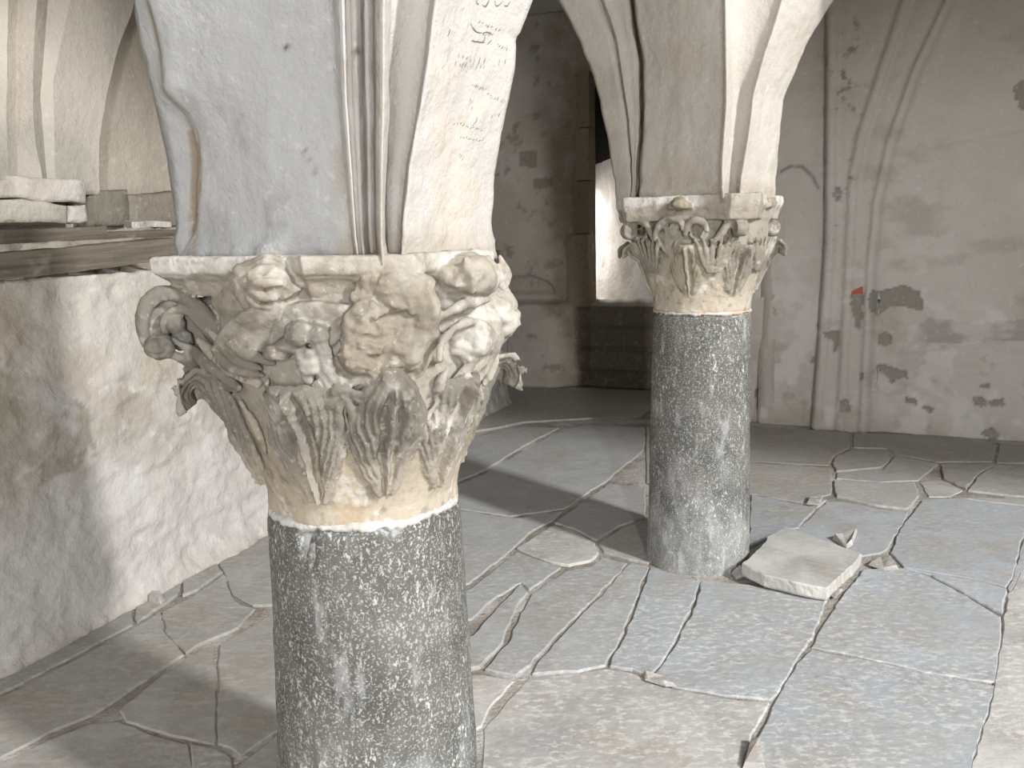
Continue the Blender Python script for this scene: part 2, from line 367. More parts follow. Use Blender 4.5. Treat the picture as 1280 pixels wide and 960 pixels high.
# aisle beyond the low wall: its rear wall with rubble courses below the plaster
LRP = LWP - LWN * .95
def lr_disp(S, Z, W):
    zb = 1.66 + .07 * fbm(np.c_[S, S * 0, S * 0], 4, 3)
    d = .02 * fbm(W, 2.5, 4, .5, 5); low = sstep(zb + .03, zb - .03, Z)
    return d + low * (.10 + .07 * fbm(W, 5, 4, .6, 6)) - .03 * low * (np.abs(fbm(W * [1, 1, 2.2], 6, 2, .5, 9)) < .05)
def lr_col(S, Z, W):
    c = tone((.44, .39, .33), W, .06, 2.5, 7); zb = 1.66 + .07 * fbm(np.c_[S, S * 0, S * 0], 4, 3)
    low = sstep(zb + .02, zb - .02, Z); c = blend(c, low * .6, (.36, .33, .28))
    return blend(c, sstep(.05, .35, fbm(W, 3, 4, .6, 12)) * low * .8, (.16, .14, .11))
wall('wall_aisle', LRP, LWD, LWN, -3.2, 4.9, 0, CEIL, .02, lr_disp, lr_col, M['rubble_plaster'])

# wall on the right with plaster loss
PATCH = [([(1085,372),(1090,361),(1105,362),(1125,357),(1148,363),(1154,377),(1152,388),(1132,384),(1119,380),(1108,384),(1100,394),(1088,388)], 0),
 ([(1098,418),(1105,415),(1116,421),(1114,432),(1104,434),(1096,428)], 0), ([(1098,456),(1112,459),(1135,465),(1135,472),(1122,474),(1116,481),(1108,470),(1098,464)], 0),
 ([(1131,497),(1144,500),(1144,507),(1132,503)], 0), ([(1152,506),(1168,511),(1165,519),(1153,512)], 0), ([(1224,478),(1238,480),(1236,487),(1225,485)], 0),
 ([(1215,495),(1232,497),(1232,508),(1216,505)], 0), ([(1236,500),(1256,498),(1255,508),(1238,508)], 0), ([(1226,540),(1240,533),(1250,545),(1236,548)], 0),
 ([(1268,110),(1284,92),(1300,100),(1300,140),(1276,136)], 0),
 ([(1063,367),(1078,366),(1079,385),(1076,412),(1070,408),(1066,385)], 0), ([(1031,413),(1051,412),(1049,430),(1044,440),(1042,424),(1032,420)], 0),
 ([(1050,500),(1060,494),(1064,512),(1050,512)], 0), ([(1074,464),(1080,462),(1080,472),(1075,474)], 0), ([(1010,455),(1018,445),(1018,455)], 0), ([(942,490),(952,480),(955,505),(946,510)], 0)]
RPOLY = [wall_px(RWP, RWN, RWD, p) for p, _ in PATCH]
CRACKS_R = [wall_px(RWP, RWN, RWD, p) for p in ([(972,216),(988,208),(1003,208),(1018,222),(1024,235)], [(1135,436),(1180,430),(1230,424),(1290,412)], [(1160,185),(1200,175),(1290,160)])]
def r_mask(S, Z):
    pp = np.c_[S, Z, S * 0]; a = .02 * fbm(pp, 16, 4, .6, 21); b = .02 * fbm(pp, 16, 4, .6, 22); m = np.zeros(len(S))
    for q in RPOLY: m = np.maximum(m, in_poly(q, S + a, Z + b))
    return m
# roll mouldings of the wall pier and wall arches, as ridge lines
RIBS = [([(1036,-160),(1036,0),(1035,150),(1034,300),(1026,420),(1017,530)], .03, 9), ([(1140,-160),(1128,0),(1098,90),(1072,170),(1062,220),(1058,300),(1052,420),(1046,535)], .03, 9),
        ([(1260,-160),(1182,0),(1140,90),(1108,180),(1092,250),(1084,330),(1079,430),(1075,535)], .03, 9)]
RIBQ = [(wall_px(RWP, RWN, RWD, p), h) for p, h, _ in RIBS]
def right_of(q, S, Z):
    o = np.argsort(q[:, 1]); return S - np.interp(Z, q[o, 1], q[o, 0])
def r_disp(S, Z, W):
    d = .018 * fbm(W, 2, 5, .5, 31) + .004 * fbm(W, 16, 3, .5, 32)
    a, b, c = [right_of(q, S, Z) for q, _ in RIBQ]
    d += .09 * sstep(-.03, .0, a) * sstep(.16, .0, c) - .06 * sstep(.10, .03, np.abs(a - .09)) * 0
    for x in (a, b, c): d += .024 * np.sqrt(np.clip(1 - ((x - .03) / .035) ** 2, 0, 1)) - .006 * np.exp(-((x + .03) / .022) ** 2) - .006 * np.exp(-((x - .085) / .02) ** 2)
    d -= .02 * r_mask(S, Z) + .05 * np.exp(-((S - .055 * sstep(0, .9, Z) + .012 * fbm(W, 4, 3)) / .012) ** 2)
    for q in CRACKS_R: d -= .012 * np.exp(-(seg_dist(q, S + .02 * fbm(W, 9, 3), Z) / .008) ** 2)
    d += .05 * np.exp(-Z / .05); d += .03 * sstep(.07, -.01, seg_dist(CRACKS_R[1], S, Z)) * (Z < .75)
    return d
def r_col(S, Z, W):
    c = tone((.52, .49, .46), W, .05, 1.6, 33)
    f = fbm(W, 2.5, 5, .6, 34)
    c = blend(c, .45 * sstep(1.5, 2.8, Z + .4 * f), (.42, .38, .33))
    c = blend(c, .55 * sstep(.1, .45, fbm(W * [1, 1, 1.8], 2.2, 5, .6, 35)), (.37, .335, .3))
    k = wall_px(RWP, RWN, RWD, [(1150,405),(1165,395),(1215,405),(1300,400),(1300,425),(1230,428),(1160,428),(1140,424)]); c = blend(c, .6 * in_poly(k, S + .05 * f, Z + .04 * f), (.3, .275, .25))
    c = blend(c, .7 * sstep(.3, .5, fbm(W, 9, 5, .65, 36)) * sstep(1.4, .2, Z), (.36, .33, .29))
    c = blend(c, .6 * np.exp(-Z / .09), (.36, .33, .28))
    c = blend(c, .5 * sstep(.12, .35, fbm(W, 3.2, 4, .6, 37)) * sstep(1.6, .9, Z), (.68, .66, .64))
    c = blend(c, .96 * r_mask(S, Z), (.27, .255, .22))
    for q in CRACKS_R[:1]: c = blend(c, .8 * np.exp(-(seg_dist(q, S + .02 * fbm(W, 9, 3), Z) / .01) ** 2), (.15, .13, .12))
    a = right_of(RIBQ[0][0], S, Z); k = sstep(.3, .55, fbm(W, 14, 4, .6, 38)) * sstep(.25, .0, np.abs(a - .12)) * sstep(1.0, 1.5, Z)
    return blend(c, .8 * k, (.16, .145, .13))
rw = wall('wall_right', RWP, RWD, RWN, -.6, 6.4, 0, CEIL, .0125, r_disp, r_col, M['plaster'])
q = wall_px(RWP, RWN, RWD, [(1064,364), (1079,357), (1079,366), (1064,367)]); bm_ = Mesh()
Vb = [np.array(RWP) * [1, 1, 0] + a * RWD + z * np.array([0, 0, 1.]) + RWN * off for off in (.03, .105) for a, z in q]
obj('brick', Vb, [[0,1,2,3],[7,6,5,4],[0,4,5,1],[1,5,6,2],[2,6,7,3],[3,7,4,0]], M['brick_red'], rw, smooth=False)['label'] = 'bare red brick showing through lost plaster'
# short return of that wall towards the far recess
def plain(dsc=.015, seed=0): return lambda S, Z, W: dsc * fbm(W, 2.2, 5, .55, seed) + .004 * fbm(W, 15, 3, .5, seed + 1)
e0 = RWP.copy(); e1 = BWP + BWD * ((RWP - BWP) @ BWD); rl = np.linalg.norm(e1 - e0); RD = (e1 - e0) / rl; RN = np.array([-RD[1], RD[0], 0])
if RN[0] > 0: RN = -RN
wall('wall_return', e0, RD, RN, 0, rl + .1, 0, CEIL, .03, plain(.02, 41), lambda S, Z, W: tone((.45, .42, .38), W, .06, 2, 42), M['plaster'])

# far wall with the window recess
WJ = wall_px(BWP, BWN, BWD, [(738, 90), (738, 381), (840, 381)]); WS0, WS1, WZ0, WZ1 = WJ[1, 0], WJ[2, 0] + .1, WJ[1, 1], WJ[0, 1]
FPATCH = [wall_px(BWP, BWN, BWD, p) for p in ([(648,188),(671,189),(670,210),(648,208)], [(665,224),(691,222),(693,233),(666,236)], [(707,150),(714,150),(714,158),(707,158)])]
def b_disp(S, Z, W):
    d = .02 * fbm(W, 2, 5, .55, 51) + .006 * fbm(W, 13, 3, .6, 52)
    nz = wall_px(BWP, BWN, BWD, [(620, 376), (722, 372)]); z0 = nz[:, 1].mean()
    d += .16 * sstep(z0 + .0, z0 - .05, Z + .03 * fbm(W, 4, 3)) * sstep(nz[1, 0] + .05, nz[1, 0] - .25, S) + .03 * sstep(z0, z0 - .04, Z)
    nc = wall_px(BWP, BWN, BWD, [(622, 366), (634, 348), (660, 344), (684, 352), (694, 366)]); d -= .12 * in_poly(nc, S, Z)
    d += (S > WS0 - .14) * (Z < WZ0) * (.03 * (np.floor((Z + .05) / .21) % 2) - .04 * (np.abs((Z + .05) / .21 - np.round((Z + .05) / .21)) < .06))
    return d
def b_col(S, Z, W):
    c = tone((.47, .43, .38), W, .06, 1.8, 53); f = fbm(W, 3, 4, .6, 54)
    c = blend(c, .5 * sstep(-.1, .3, f), (.38, .34, .28))
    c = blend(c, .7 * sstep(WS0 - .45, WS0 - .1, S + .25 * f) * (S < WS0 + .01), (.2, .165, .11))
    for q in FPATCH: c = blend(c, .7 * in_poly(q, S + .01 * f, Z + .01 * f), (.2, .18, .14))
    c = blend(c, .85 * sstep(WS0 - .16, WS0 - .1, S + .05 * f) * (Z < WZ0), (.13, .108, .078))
    return blend(c, .6 * sstep(.3, .5, fbm(W, 10, 4, .6, 55)), (.2, .17, .13))
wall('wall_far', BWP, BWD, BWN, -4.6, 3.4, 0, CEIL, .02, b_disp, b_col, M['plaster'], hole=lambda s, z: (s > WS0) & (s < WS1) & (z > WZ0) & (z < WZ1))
def bw(s, z, depth): return np.array(BWP) * [1, 1, 0] + s * BWD + np.array([0, 0, z]) - depth * BWN
win = empty('window_1', bw(WS0, WZ0, 0)); win['kind'] = 'structure'
win_l = np.array(win.location)
DP = 1.5
def slab_uv(name, a, b, c, d, m, colr, amp=.02, n=60, seed=0, thick=.1, label=None):
    u, v = np.meshgrid(np.linspace(0, 1, n), np.linspace(0, 1, n)); u = u.ravel()[:, None]; v = v.ravel()[:, None]
    a, b, c, d = map(np.array, (a, b, c, d)); V = (1 - u) * (1 - v) * a + u * (1 - v) * b + u * v * c + (1 - u) * v * d
    N = np.cross(b - a, d - a); N /= np.linalg.norm(N); Vd_ = V + amp * fbm(V, 4, 4, .55, seed)[:, None] * N
    o = obj(name, Vd_ - win_l, grid_faces(n, n), m, win, colr(V)); md = o.modifiers.new('t', 'SOLIDIFY'); md.thickness = thick; md.offset = -1; return o
wt = lambda V: blend(tone((.74, .7, .66), V, .05, 3, 61), .6 * sstep(.2, .4, fbm(V, 3, 4, .6, 60)), (.5, .45, .41))
zt_, zl_ = WZ1 + .1, WZ0 - .05; DL, DR = WS0 - .75, WS1 + .02
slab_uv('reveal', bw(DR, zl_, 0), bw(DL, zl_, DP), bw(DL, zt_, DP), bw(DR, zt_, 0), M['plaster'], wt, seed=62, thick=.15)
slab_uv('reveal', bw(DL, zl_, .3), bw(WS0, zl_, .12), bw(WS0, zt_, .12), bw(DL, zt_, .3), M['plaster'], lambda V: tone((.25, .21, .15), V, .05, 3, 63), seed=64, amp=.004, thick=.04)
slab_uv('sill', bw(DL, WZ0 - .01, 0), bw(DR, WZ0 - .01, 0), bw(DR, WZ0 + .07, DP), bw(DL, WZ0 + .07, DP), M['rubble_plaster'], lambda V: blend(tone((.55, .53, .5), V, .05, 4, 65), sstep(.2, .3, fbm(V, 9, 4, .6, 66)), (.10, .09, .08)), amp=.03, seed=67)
slab_uv('soffit', bw(DL, WZ0 + 1.22, DP), bw(DR, WZ0 + .8, 0), bw(DR, zt_, -.0), bw(DL, zt_, .3), M['recess_shade'], lambda V: np.tile([.03, .03, .03], (len(V), 1)), amp=.01)  # slanting slab coloured black as the shade above the lit reveal
area('far_window_daylight', bw(WS0 - .45, WZ0 + .7, .75), bw(DR - .3, WZ0 + .35, .3), .3, .7, 10, (1, .97, .94))
# dressed stones of the jamb
for k, (y0, y1, x0, pr) in enumerate(((88, 160, 725, .004), (161, 226, 722, .008), (227, 292, 719, .004), (293, 383, 712, .02))):
    q = wall_px(BWP, BWN, BWD, [(x0, y0), (738, y0), (738, y1), (x0, y1)]); ms = Mesh(); cs = q.mean(0); sz = (q[1, 0] - q[0, 0], q[0, 1] - q[3, 1] - .01)
    Rm = np.stack([BWD, -BWN, [0, 0, 1]], 1); ms.box(bw(cs[0], cs[1], .03) - win_l, (sz[0], .14 + pr * 2, sz[1]), Rm)
    obj('jamb_stone', ms.V, ms.F, M['capital'], win, np.tile(np.array((.23, .195, .145)) * (1 + .12 * math.sin(k * 2.3)), (8, 1)), smooth=False)

# unseen sides of the room, with the openings that let the daylight in
def panel(name, pts, Fc, kind='structure'):
    o = obj(name, pts, Fc, M['plaster'], None, np.tile([.5, .48, .45], (len(pts), 1)), smooth=False); md = o.modifiers.new('t', 'SOLIDIFY'); md.thickness = .15; md.offset = 1; tag(o, kind=kind); return o
# the two nearer bays are left without a vault to let skylight in
cp = [(-5, 1.7), (2.6, 1.7), (2.6, 12), (-5, 12), (2.6, 1.22), (6.9, .3), (8, .3), (8, 12), (-5, -2.9), (-1.3, -2.9), (-1.3, 1.7), (1.7, -2.9), (2.6, -2.9), (1.7, 1.7), (6.9, -2.9), (8, -2.9)]
panel('ceiling', [(x, y, CEIL) for x, y in cp], [[0, 1, 2, 3], [4, 5, 6, 7, 2], [8, 9, 10, 0], [14, 15, 6, 5]])
def holed(name, A, B, holes):
    """upright wall from A to B (x, y) with rectangular openings (s0, s1, z0, z1)"""
    A = np.array(A, float); B = np.array(B, float); L = np.linalg.norm(B - A); ss = sorted({0, L} | {h[0] for h in holes} | {h[1] for h in holes}); zs = sorted({0, CEIL} | {h[2] for h in holes} | {h[3] for h in holes})
    pts = [(*(A + (B - A) * s / L), z) for z in zs for s in ss]; Fc = []
    for i in range(len(zs) - 1):
        for j in range(len(ss) - 1):
            sm = (ss[j] + ss[j + 1]) / 2; zm = (zs[i] + zs[i + 1]) / 2
            if not any(h[0] < sm < h[1] and h[2] < zm < h[3] for h in holes): Fc.append([i * len(ss) + j, i * len(ss) + j + 1, (i + 1) * len(ss) + j + 1, (i + 1) * len(ss) + j])
    panel(name, pts, Fc)
holed('wall_rear', (-4, -2.9), (8, -2.9), [(3.9, 5.3, .0, 3.1), (7.0, 8.6, .0, 2.3)])
holed('wall_side', (8, -2.9), (8, 5.2), [(1.0, 4.0, 0, 2.6)])
holed('wall_aisle_rear', (-4, -2.9), (-4, 5.2), [(3.2, 4.6, 1.4, 2.8)])

# ------------------------------------------------------------------ springers of the vault on the two columns
def ridge3(pts, Yb, Yt, zlev):
    n = len(pts); ys = np.array([p[1] for p in pts], float); t = (ys - ys.max()) / (ys.min() - ys.max() + 1e-9)
    P = np.array([aty(x, y, Yb + (Yt - Yb) * k) for (x, y), k in zip(pts, t)]); P = P[np.argsort(P[:, 2])]
    return P
def springer(name, C, ridges, back, z0, seed, colour):
    zt = 2.0 if z0 < 1.5 else 2.35; zl = np.r_[np.linspace(z0, zt, 75), np.linspace(zt + .03, CEIL + .02, 22)]; cols = []
    for pts, Yb, Yt in ridges:
        P = ridge3(pts, Yb, Yt, zl); z = P[:, 2]; out = []
        for k in (0, 1):
            v = np.interp(zl, z, P[:, k]); lo = zl < z[0]; hi = zl > z[-1]
            v[lo] = P[0, k]
            sl = (P[-1, k] - np.interp(z[-1] - .25, z, P[:, k])) / .25; dz = zl[hi] - z[-1]
            d = np.array([P[-1, k] - C[k]]) ; v[hi] = P[-1, k] + sl * dz + np.sign(sl) * (.04 if z0 < 1.5 else .2) * dz ** 2
            out.append(v)
        cols.append(np.stack([*out, zl], -1))
    for bx, by in back:
        v = np.stack([np.full(len(zl), bx), np.full(len(zl), by), zl], -1); k = np.clip(zl - zl[0], 0, 9)[:, None] ** 2 * .1
        v[:, :2] += (np.array([bx, by]) - np.array(C[:2])) * k; cols.append(v)
    cols = np.stack(cols, 1); nr, m = cols.shape[:2]; out = []
    for j in range(m):
        a = cols[:, j]; b = cols[:, (j + 1) % m]; L = np.linalg.norm(b[0] - a[0]); n = max(2, int(L / .011))
        for k in range(n): out.append(a + (b - a) * k / n)
    G = np.stack(out, 1); V = G.reshape(-1, 3); nc = G.shape[1]
    rad = V - np.array([C[0], C[1], 0]); rad[:, 2] = 0; rad /= np.linalg.norm(rad, axis=1)[:, None]
    V = V + rad * (.012 * fbm(V, 4, 5, .5, seed) + .006 * fbm(V * [1, 1, .6], 16, 4, .55, seed + 1))[:, None]
    # lumpy bedding on top of the capital
    low = sstep(z0 + .10, z0, V[:, 2]); V = V + rad * (low * (.012 + .02 * fbm(V, 18, 4, .6, seed + 2)))[:, None]
    Fc = grid_faces(nr, nc, True).tolist(); Fc.append(list(range(nc))[::-1]); Fc.append(list(range((nr - 1) * nc, nr * nc)))
    o = obj(name, V, Fc, M['plaster'], None, colour(V, np.tile(np.arange(nc), nr) / nc)); return o

def px_of(V):
    q = V - CAM; d = q @ FW; return 640 + F * (q @ RT) / d, 480 - F * (q @ UP) / d
_e = [(184,0),(192,28),(200,62),(205,112),(214,122),(234,141),(246,165),(249,180),(251,212),(247,281),(240,320)]
R1 = [([(166,0),(175,56),(190,110),(208,200),(222,281),(224,320)], 1.86, 1.76),
      ([(x - 9, y) for x, y in _e[:4]] + [(x - 14, y) for x, y in _e[4:]], 1.84, 1.72), ([(x - 3, y) for x, y in _e], 1.83, 1.70),
      (_e, 1.765, 1.635), ([(x + 6, y) for x, y in _e], 1.755, 1.625),
      ([(335,0),(340,320)], 1.64, 1.54),
      ([(414,0),(421,125),(431,219),(439,300),(444,340)], 1.580, 1.490), ([(418,0),(424,125),(433,219),(440,300),(446,340)], 1.565, 1.475), ([(427,0),(431,125),(438,219),(444,300),(449,340)], 1.537, 1.450),
      ([(435,0),(437,125),(443,219),(448,300),(452,340)], 1.570, 1.480), ([(442,0),(446,125),(449,219),(452,300),(455,340)], 1.543, 1.455),
      ([(450,0),(452,125),(454,219),(456,300),(458,340)], 1.560, 1.475), ([(457,0),(459,125),(460,219),(461,300),(462,340)], 1.605, 1.525), ([(466,0),(467,125),(466,219),(467,300),(468,340)], 1.590, 1.510),
      ([(470,0),(471,125),(470,219),(471,300),(472,340)], 1.535, 1.450), ([(478,0),(478,125),(476,219),(475,300),(476,340)], 1.517, 1.433), ([(485,0),(483,125),(480,219),(479,300),(480,340)], 1.545, 1.460),
      ([(491,0),(487,125),(484,219),(482,300),(484,340)], 1.595, 1.515), ([(515,0),(500,125),(494,219),(490,300),(491,340)], 1.605, 1.545), ([(540,0),(522,125),(507,203),(498,281),(496,340)], 1.590, 1.545),
      ([(545,0),(537,62),(527,125),(512,203),(502,281),(500,340)], 1.525, 1.48),
      ([(600,0),(575,150),(560,281),(558,340)], 1.665, 1.625),
      ([(661,0),(647,40),(641,48),(641,62),(638,94),(629,156),(619,219),(616,297),(617,330)], 1.80, 1.75)]
C1b = C1[:2]
def col_pier1(V, c):
    X, Y = px_of(V); t = tone((.47, .45, .43), V, .05, 3, 71); f = fbm(V, 4, 4, .6, 72)
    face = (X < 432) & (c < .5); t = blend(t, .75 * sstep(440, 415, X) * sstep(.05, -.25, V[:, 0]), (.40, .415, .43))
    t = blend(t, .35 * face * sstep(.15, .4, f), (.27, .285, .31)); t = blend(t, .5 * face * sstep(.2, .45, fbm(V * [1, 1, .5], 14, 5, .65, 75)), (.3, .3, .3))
    rib = sstep(410, 425, X) * sstep(500, 485, X); t = blend(t, .6 * rib * sstep(-.15, .25, fbm(V, 9, 4, .6, 73)), (.36, .325, .28))
    strip = sstep(484, 492, X) * sstep(540, 510, X); t = blend(t, .5 * strip * sstep(-.3, .3, f), (.33, .31, .29))
    t = blend(t, .6 * sstep(498, 506, X), (.43, .405, .38)); t = blend(t, .45 * (X > 540) * sstep(2.0, 1.75, V[:, 2] * 0 + 1.7) * sstep(.0, .35, fbm(V, 6, 3, .5, 74)), (.5, .44, .37))
    for (x, y, r, col) in ((358, 60, 4.5, (.06, .05, .04)), (382, 190, 3.5, (.16, .13, .11)), (446, 64, 6, (.16, .12, .09)), (303,146,2,(.2,.2,.2)), (580,150,7,(.42,.38,.33)), (584,165,6,(.45,.41,.36))):
        k = np.exp(-(((X - x) / r) ** 2 + ((Y - y) / r) ** 2) ** 2); t = blend(t, .9 * k * (c < .85), col)
    q = seg_dist([(383,192),(390,205),(396,218)], X, Y); t = blend(t, .7 * np.exp(-(q / 2.0) ** 2), (.25, .21, .17))
    edge = in_poly([(232,165),(240,160),(251,190),(250,250),(243,300),(239,290),(238,240),(240,200)], X + 4 * f, Y); t = blend(t, .8 * edge * (c < .3), (.27, .2, .13))
    t = blend(t, .75 * np.exp(-(seg_dist(_e, X, Y) / 2.2) ** 2) * (c < .3), (.22, .17, .12))
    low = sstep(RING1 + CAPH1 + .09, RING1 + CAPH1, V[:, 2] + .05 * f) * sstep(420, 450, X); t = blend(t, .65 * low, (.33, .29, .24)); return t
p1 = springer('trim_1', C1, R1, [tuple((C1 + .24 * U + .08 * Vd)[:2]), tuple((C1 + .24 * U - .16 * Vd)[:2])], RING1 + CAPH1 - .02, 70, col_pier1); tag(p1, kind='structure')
R2 = [([(699,0),(721,41),(742,94),(753,141),(766,203),(771,244),(772,256)], 3.72, 3.86), ([(724,0),(744,41),(760,94),(770,141),(779,203),(782,244),(783,256)], 3.67, 3.79),
      ([(746,0),(764,47),(774,109),(783,153),(789,200),(790,256)], 3.645, 3.735), ([(749,0),(767,47),(777,109),(785,153),(790,200),(791,256)], 3.665, 3.755), ([(755,0),(771,47),(780,109),(787,153),(791,200),(792,256)], 3.61, 3.68), ([(764,0),(778,47),(784,109),(789,153),(792,200),(793,256)], 3.62, 3.69),
      ([(786,0),(797,78),(798,172),(794,256)], 3.59, 3.63), ([(790,0),(800,78),(801,172),(795,256)], 3.64, 3.68), ([(793,0),(803,78),(803,172),(797,256)], 3.63, 3.67), ([(796,0),(806,78),(806,172),(800,256)], 3.55, 3.53),
      ([(850,0),(850,256)], 3.42, 3.36), ([(902,0),(903,125),(897,203),(897,256)], 3.29, 3.23), ([(907,0),(908,125),(903,203),(903,256)], 3.255, 3.195), ([(912,0),(912,125),(907,203),(907,256)], 3.28, 3.22),
      ([(918,0),(916,125),(912,203),(911,256)], 3.31, 3.26), ([(945,0),(932,72),(926,119),(921,172),(918,256)], 3.32, 3.27), ([(973,0),(951,72),(938,119),(932,172),(922,234),(921,260)], 3.29, 3.24),
      ([(978,0),(955,72),(942,119),(935,172),(925,234),(924,260)], 3.265, 3.215), ([(1012,0),(983,72),(963,119),(956,172),(946,240),(946,268)], 3.37, 3.31), ([(1042,0),(1008,56),(980,125),(975,156),(967,240),(967,272)], 3.48, 3.40)]
def col_pier2(V, c):
    t = tone((.47, .44, .4), V, .05, 2.5, 81); f = fbm(V, 4, 4, .6, 82); X, Y = px_of(V)
    t = blend(t, .5 * sstep(.15, .4, f), (.42, .38, .33)); t = blend(t, .4 * sstep(790, 770, X) * sstep(.0, .3, fbm(V, 6, 3, .6, 85)), (.36, .33, .29))
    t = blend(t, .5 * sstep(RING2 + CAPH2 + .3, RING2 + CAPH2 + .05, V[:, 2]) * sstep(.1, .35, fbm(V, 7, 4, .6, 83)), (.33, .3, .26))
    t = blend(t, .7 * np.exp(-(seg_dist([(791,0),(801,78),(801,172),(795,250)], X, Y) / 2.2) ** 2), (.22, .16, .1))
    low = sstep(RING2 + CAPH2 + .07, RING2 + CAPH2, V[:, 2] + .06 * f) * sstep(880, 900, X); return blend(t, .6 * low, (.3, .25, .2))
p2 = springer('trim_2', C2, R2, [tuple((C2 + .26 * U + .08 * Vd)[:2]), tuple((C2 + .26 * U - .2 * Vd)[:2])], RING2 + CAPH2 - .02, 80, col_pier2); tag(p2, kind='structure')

# unseen arch from the farther column to the right, added to shade the right wall
ss = np.linspace(.2, 7.5, 50); zb = 2.47 - .05 * sstep(1.2, 2.2, ss); V = []
for s_, z_ in zip(ss, zb):
    for o_, zz in ((-.15, z_), (.15, z_), (.15, CEIL), (-.15, CEIL)): V.append(C2 * [1, 1, 0] + Vd * s_ + U * o_ + np.array([0, 0, zz]))
V = np.array(V); tag(outward(obj('shading_arch', V, grid_faces(50, 4, True).tolist() + [[0, 1, 2, 3], [196, 197, 198, 199]], M['plaster'], None, np.tile([.45, .42, .38], (len(V), 1)), smooth=False)), kind='structure')

# ------------------------------------------------------------------ columns
class Capital:
    """carved capital; local coordinates: axis at the origin, z = 0 on the bedding joint"""
    def __init__(s, C, z0, prof, H):
        s.C = np.array([C[0], C[1], z0]); s.pz, s.pr = [np.array(t, float) for t in zip(*prof)]; s.H = H
        s.parts = []; s.view = math.atan2(CAM[0] - C[0], -(CAM[1] - C[1]))       # angle towards the viewer
    def r(s, z): return np.interp(z, s.pz, s.pr)
    def pt(s, a, r, z): return np.array([r * math.sin(a), -r * math.cos(a), z])
    def on(s, px, py, off=0.):
        """where the sight line of a point meets the bell, pushed out by off"""
        v = ray(px, py); v = v / np.linalg.norm(v); o = CAM - s.C; best = None; T = np.linspace(np.linalg.norm(o[:2]) - .75, np.linalg.norm(o[:2]) + .35, 500)
        P = o + T[:, None] * v; g = np.hypot(P[:, 0], P[:, 1]) - (s.r(P[:, 2]) + off)
        k = np.where(g < 0)[0]; k = k[0] if len(k) else int(np.argmin(g)); return P[k]
    def vert(s, px, py, ang, off):
        """same on the upright plane through the axis in direction ang, pushed towards the viewer by off"""
        d = np.array([math.sin(ang), -math.cos(ang), 0]); n = np.array([d[1], -d[0], 0])
        if n @ (CAM - s.C) < 0: n = -n
        return onplane(px, py, s.C + n * off, n) - s.C
    def flat(s, px, py, n, dist): return onplane(px, py, s.C + np.array(n) * dist, n) - s.C

def stone_col(V, base=(.28, .255, .22), seed=0, pale=0.):
    c = tone(base, V, .07, 6, seed); c = blend(c, .6 * sstep(.05, .35, fbm(V, 9, 4, .6, seed + 1)), (.19, .168, .138))
    return blend(c, (.35 + pale) * sstep(.08, .4, fbm(V, 14, 4, .65, seed + 2)), (.52, .5, .465))

def leaf(cap, a0, path, hw, lobes=4, thick=.022, rel=.014, n=44, m=41, seed=0, edge=.012, skew=0.):
    """acanthus leaf: closed shell following (r, z) path, raised midrib, fluted lobes, curled tip"""
    P = resample(path, n); T = np.gradient(P, axis=0); T /= np.linalg.norm(T, axis=1)[:, None]; Nn = np.stack([T[:, 1], -T[:, 0]], -1)
    S = np.linspace(0, 1, n); W = np.interp(S, np.linspace(0, 1, len(hw)), hw); t = np.linspace(-1, 1, m)
    SS, TT = np.meshgrid(S, t, indexing='ij'); aT = np.abs(TT)
    d = 1.2 * np.exp(-(TT / .10) ** 2) - .55 * np.exp(-((aT - .2) / .07) ** 2)
    ph = (aT * 1.25 - SS * 1.05 + .1) * lobes
    lb = np.abs(np.sin(np.pi * ph)) ** .6
    d += (lb - .35) * sstep(.16, .4, aT) * 1.15 * sstep(1.0, .82, SS)
    out = W[:, None] * (1 - .16 * (1 - lb) * sstep(.5, 1, aT))
    d -= edge / rel * aT ** 5 + 2.0 * TT ** 2 * sstep(.5, .85, SS)
    def shell(off, relk):
        R = P[:, 0][:, None] + Nn[:, 0][:, None] * (off + relk * d); Z = P[:, 1][:, None] + Nn[:, 1][:, None] * (off + relk * d)
        A = a0 + skew * SS + TT * out / np.maximum(P[:, 0][:, None], .1)
        return np.stack([R * np.sin(A), -R * np.cos(A), Z], -1).reshape(-1, 3)
    Vf = shell(0, rel); Vf += .0045 * np.stack([fbm(Vf, 24, 3, .6, seed + k) for k in range(3)], -1)
    Vb = shell(-thick, 0); k = n * m; Fc = grid_faces(n, m)[:, ::-1].tolist(); Fb = (grid_faces(n, m) + k).tolist()
    ring = list(range(m)) + [i * m + m - 1 for i in range(1, n)] + [(n - 1) * m + j for j in range(m - 2, -1, -1)] + [i * m for i in range(n - 2, 0, -1)]
    side = [[a, b, b + k, a + k] for a, b in zip(ring, ring[1:] + ring[:1])]
    return np.vstack([Vf, Vb]), Fc + Fb + side

def blob(c, rad, seed=0, amp=.15, fr=3., n=26, m=36):
    th = np.linspace(0, math.pi, n)[1:-1]; ph = np.arange(m) / m * 2 * math.pi; T, Ph = np.meshgrid(th, ph, indexing='ij')
    N = np.stack([np.sin(T) * np.cos(Ph), np.sin(T) * np.sin(Ph), np.cos(T)], -1).reshape(-1, 3); N = np.vstack([N, [0, 0, 1], [0, 0, -1]])
    k = 1 + amp * fbm(N, fr, 4, .6, seed); V = np.asarray(c) + N * k[:, None] * np.array(rad); Fc = grid_faces(n - 2, m, True)[:, ::-1].tolist(); a = (n - 2) * m
    for j in range(m): Fc += [[a, j, (j + 1) % m], [a + 1, (n - 3) * m + (j + 1) % m, (n - 3) * m + j]]
    return V, [f[::-1] for f in Fc]

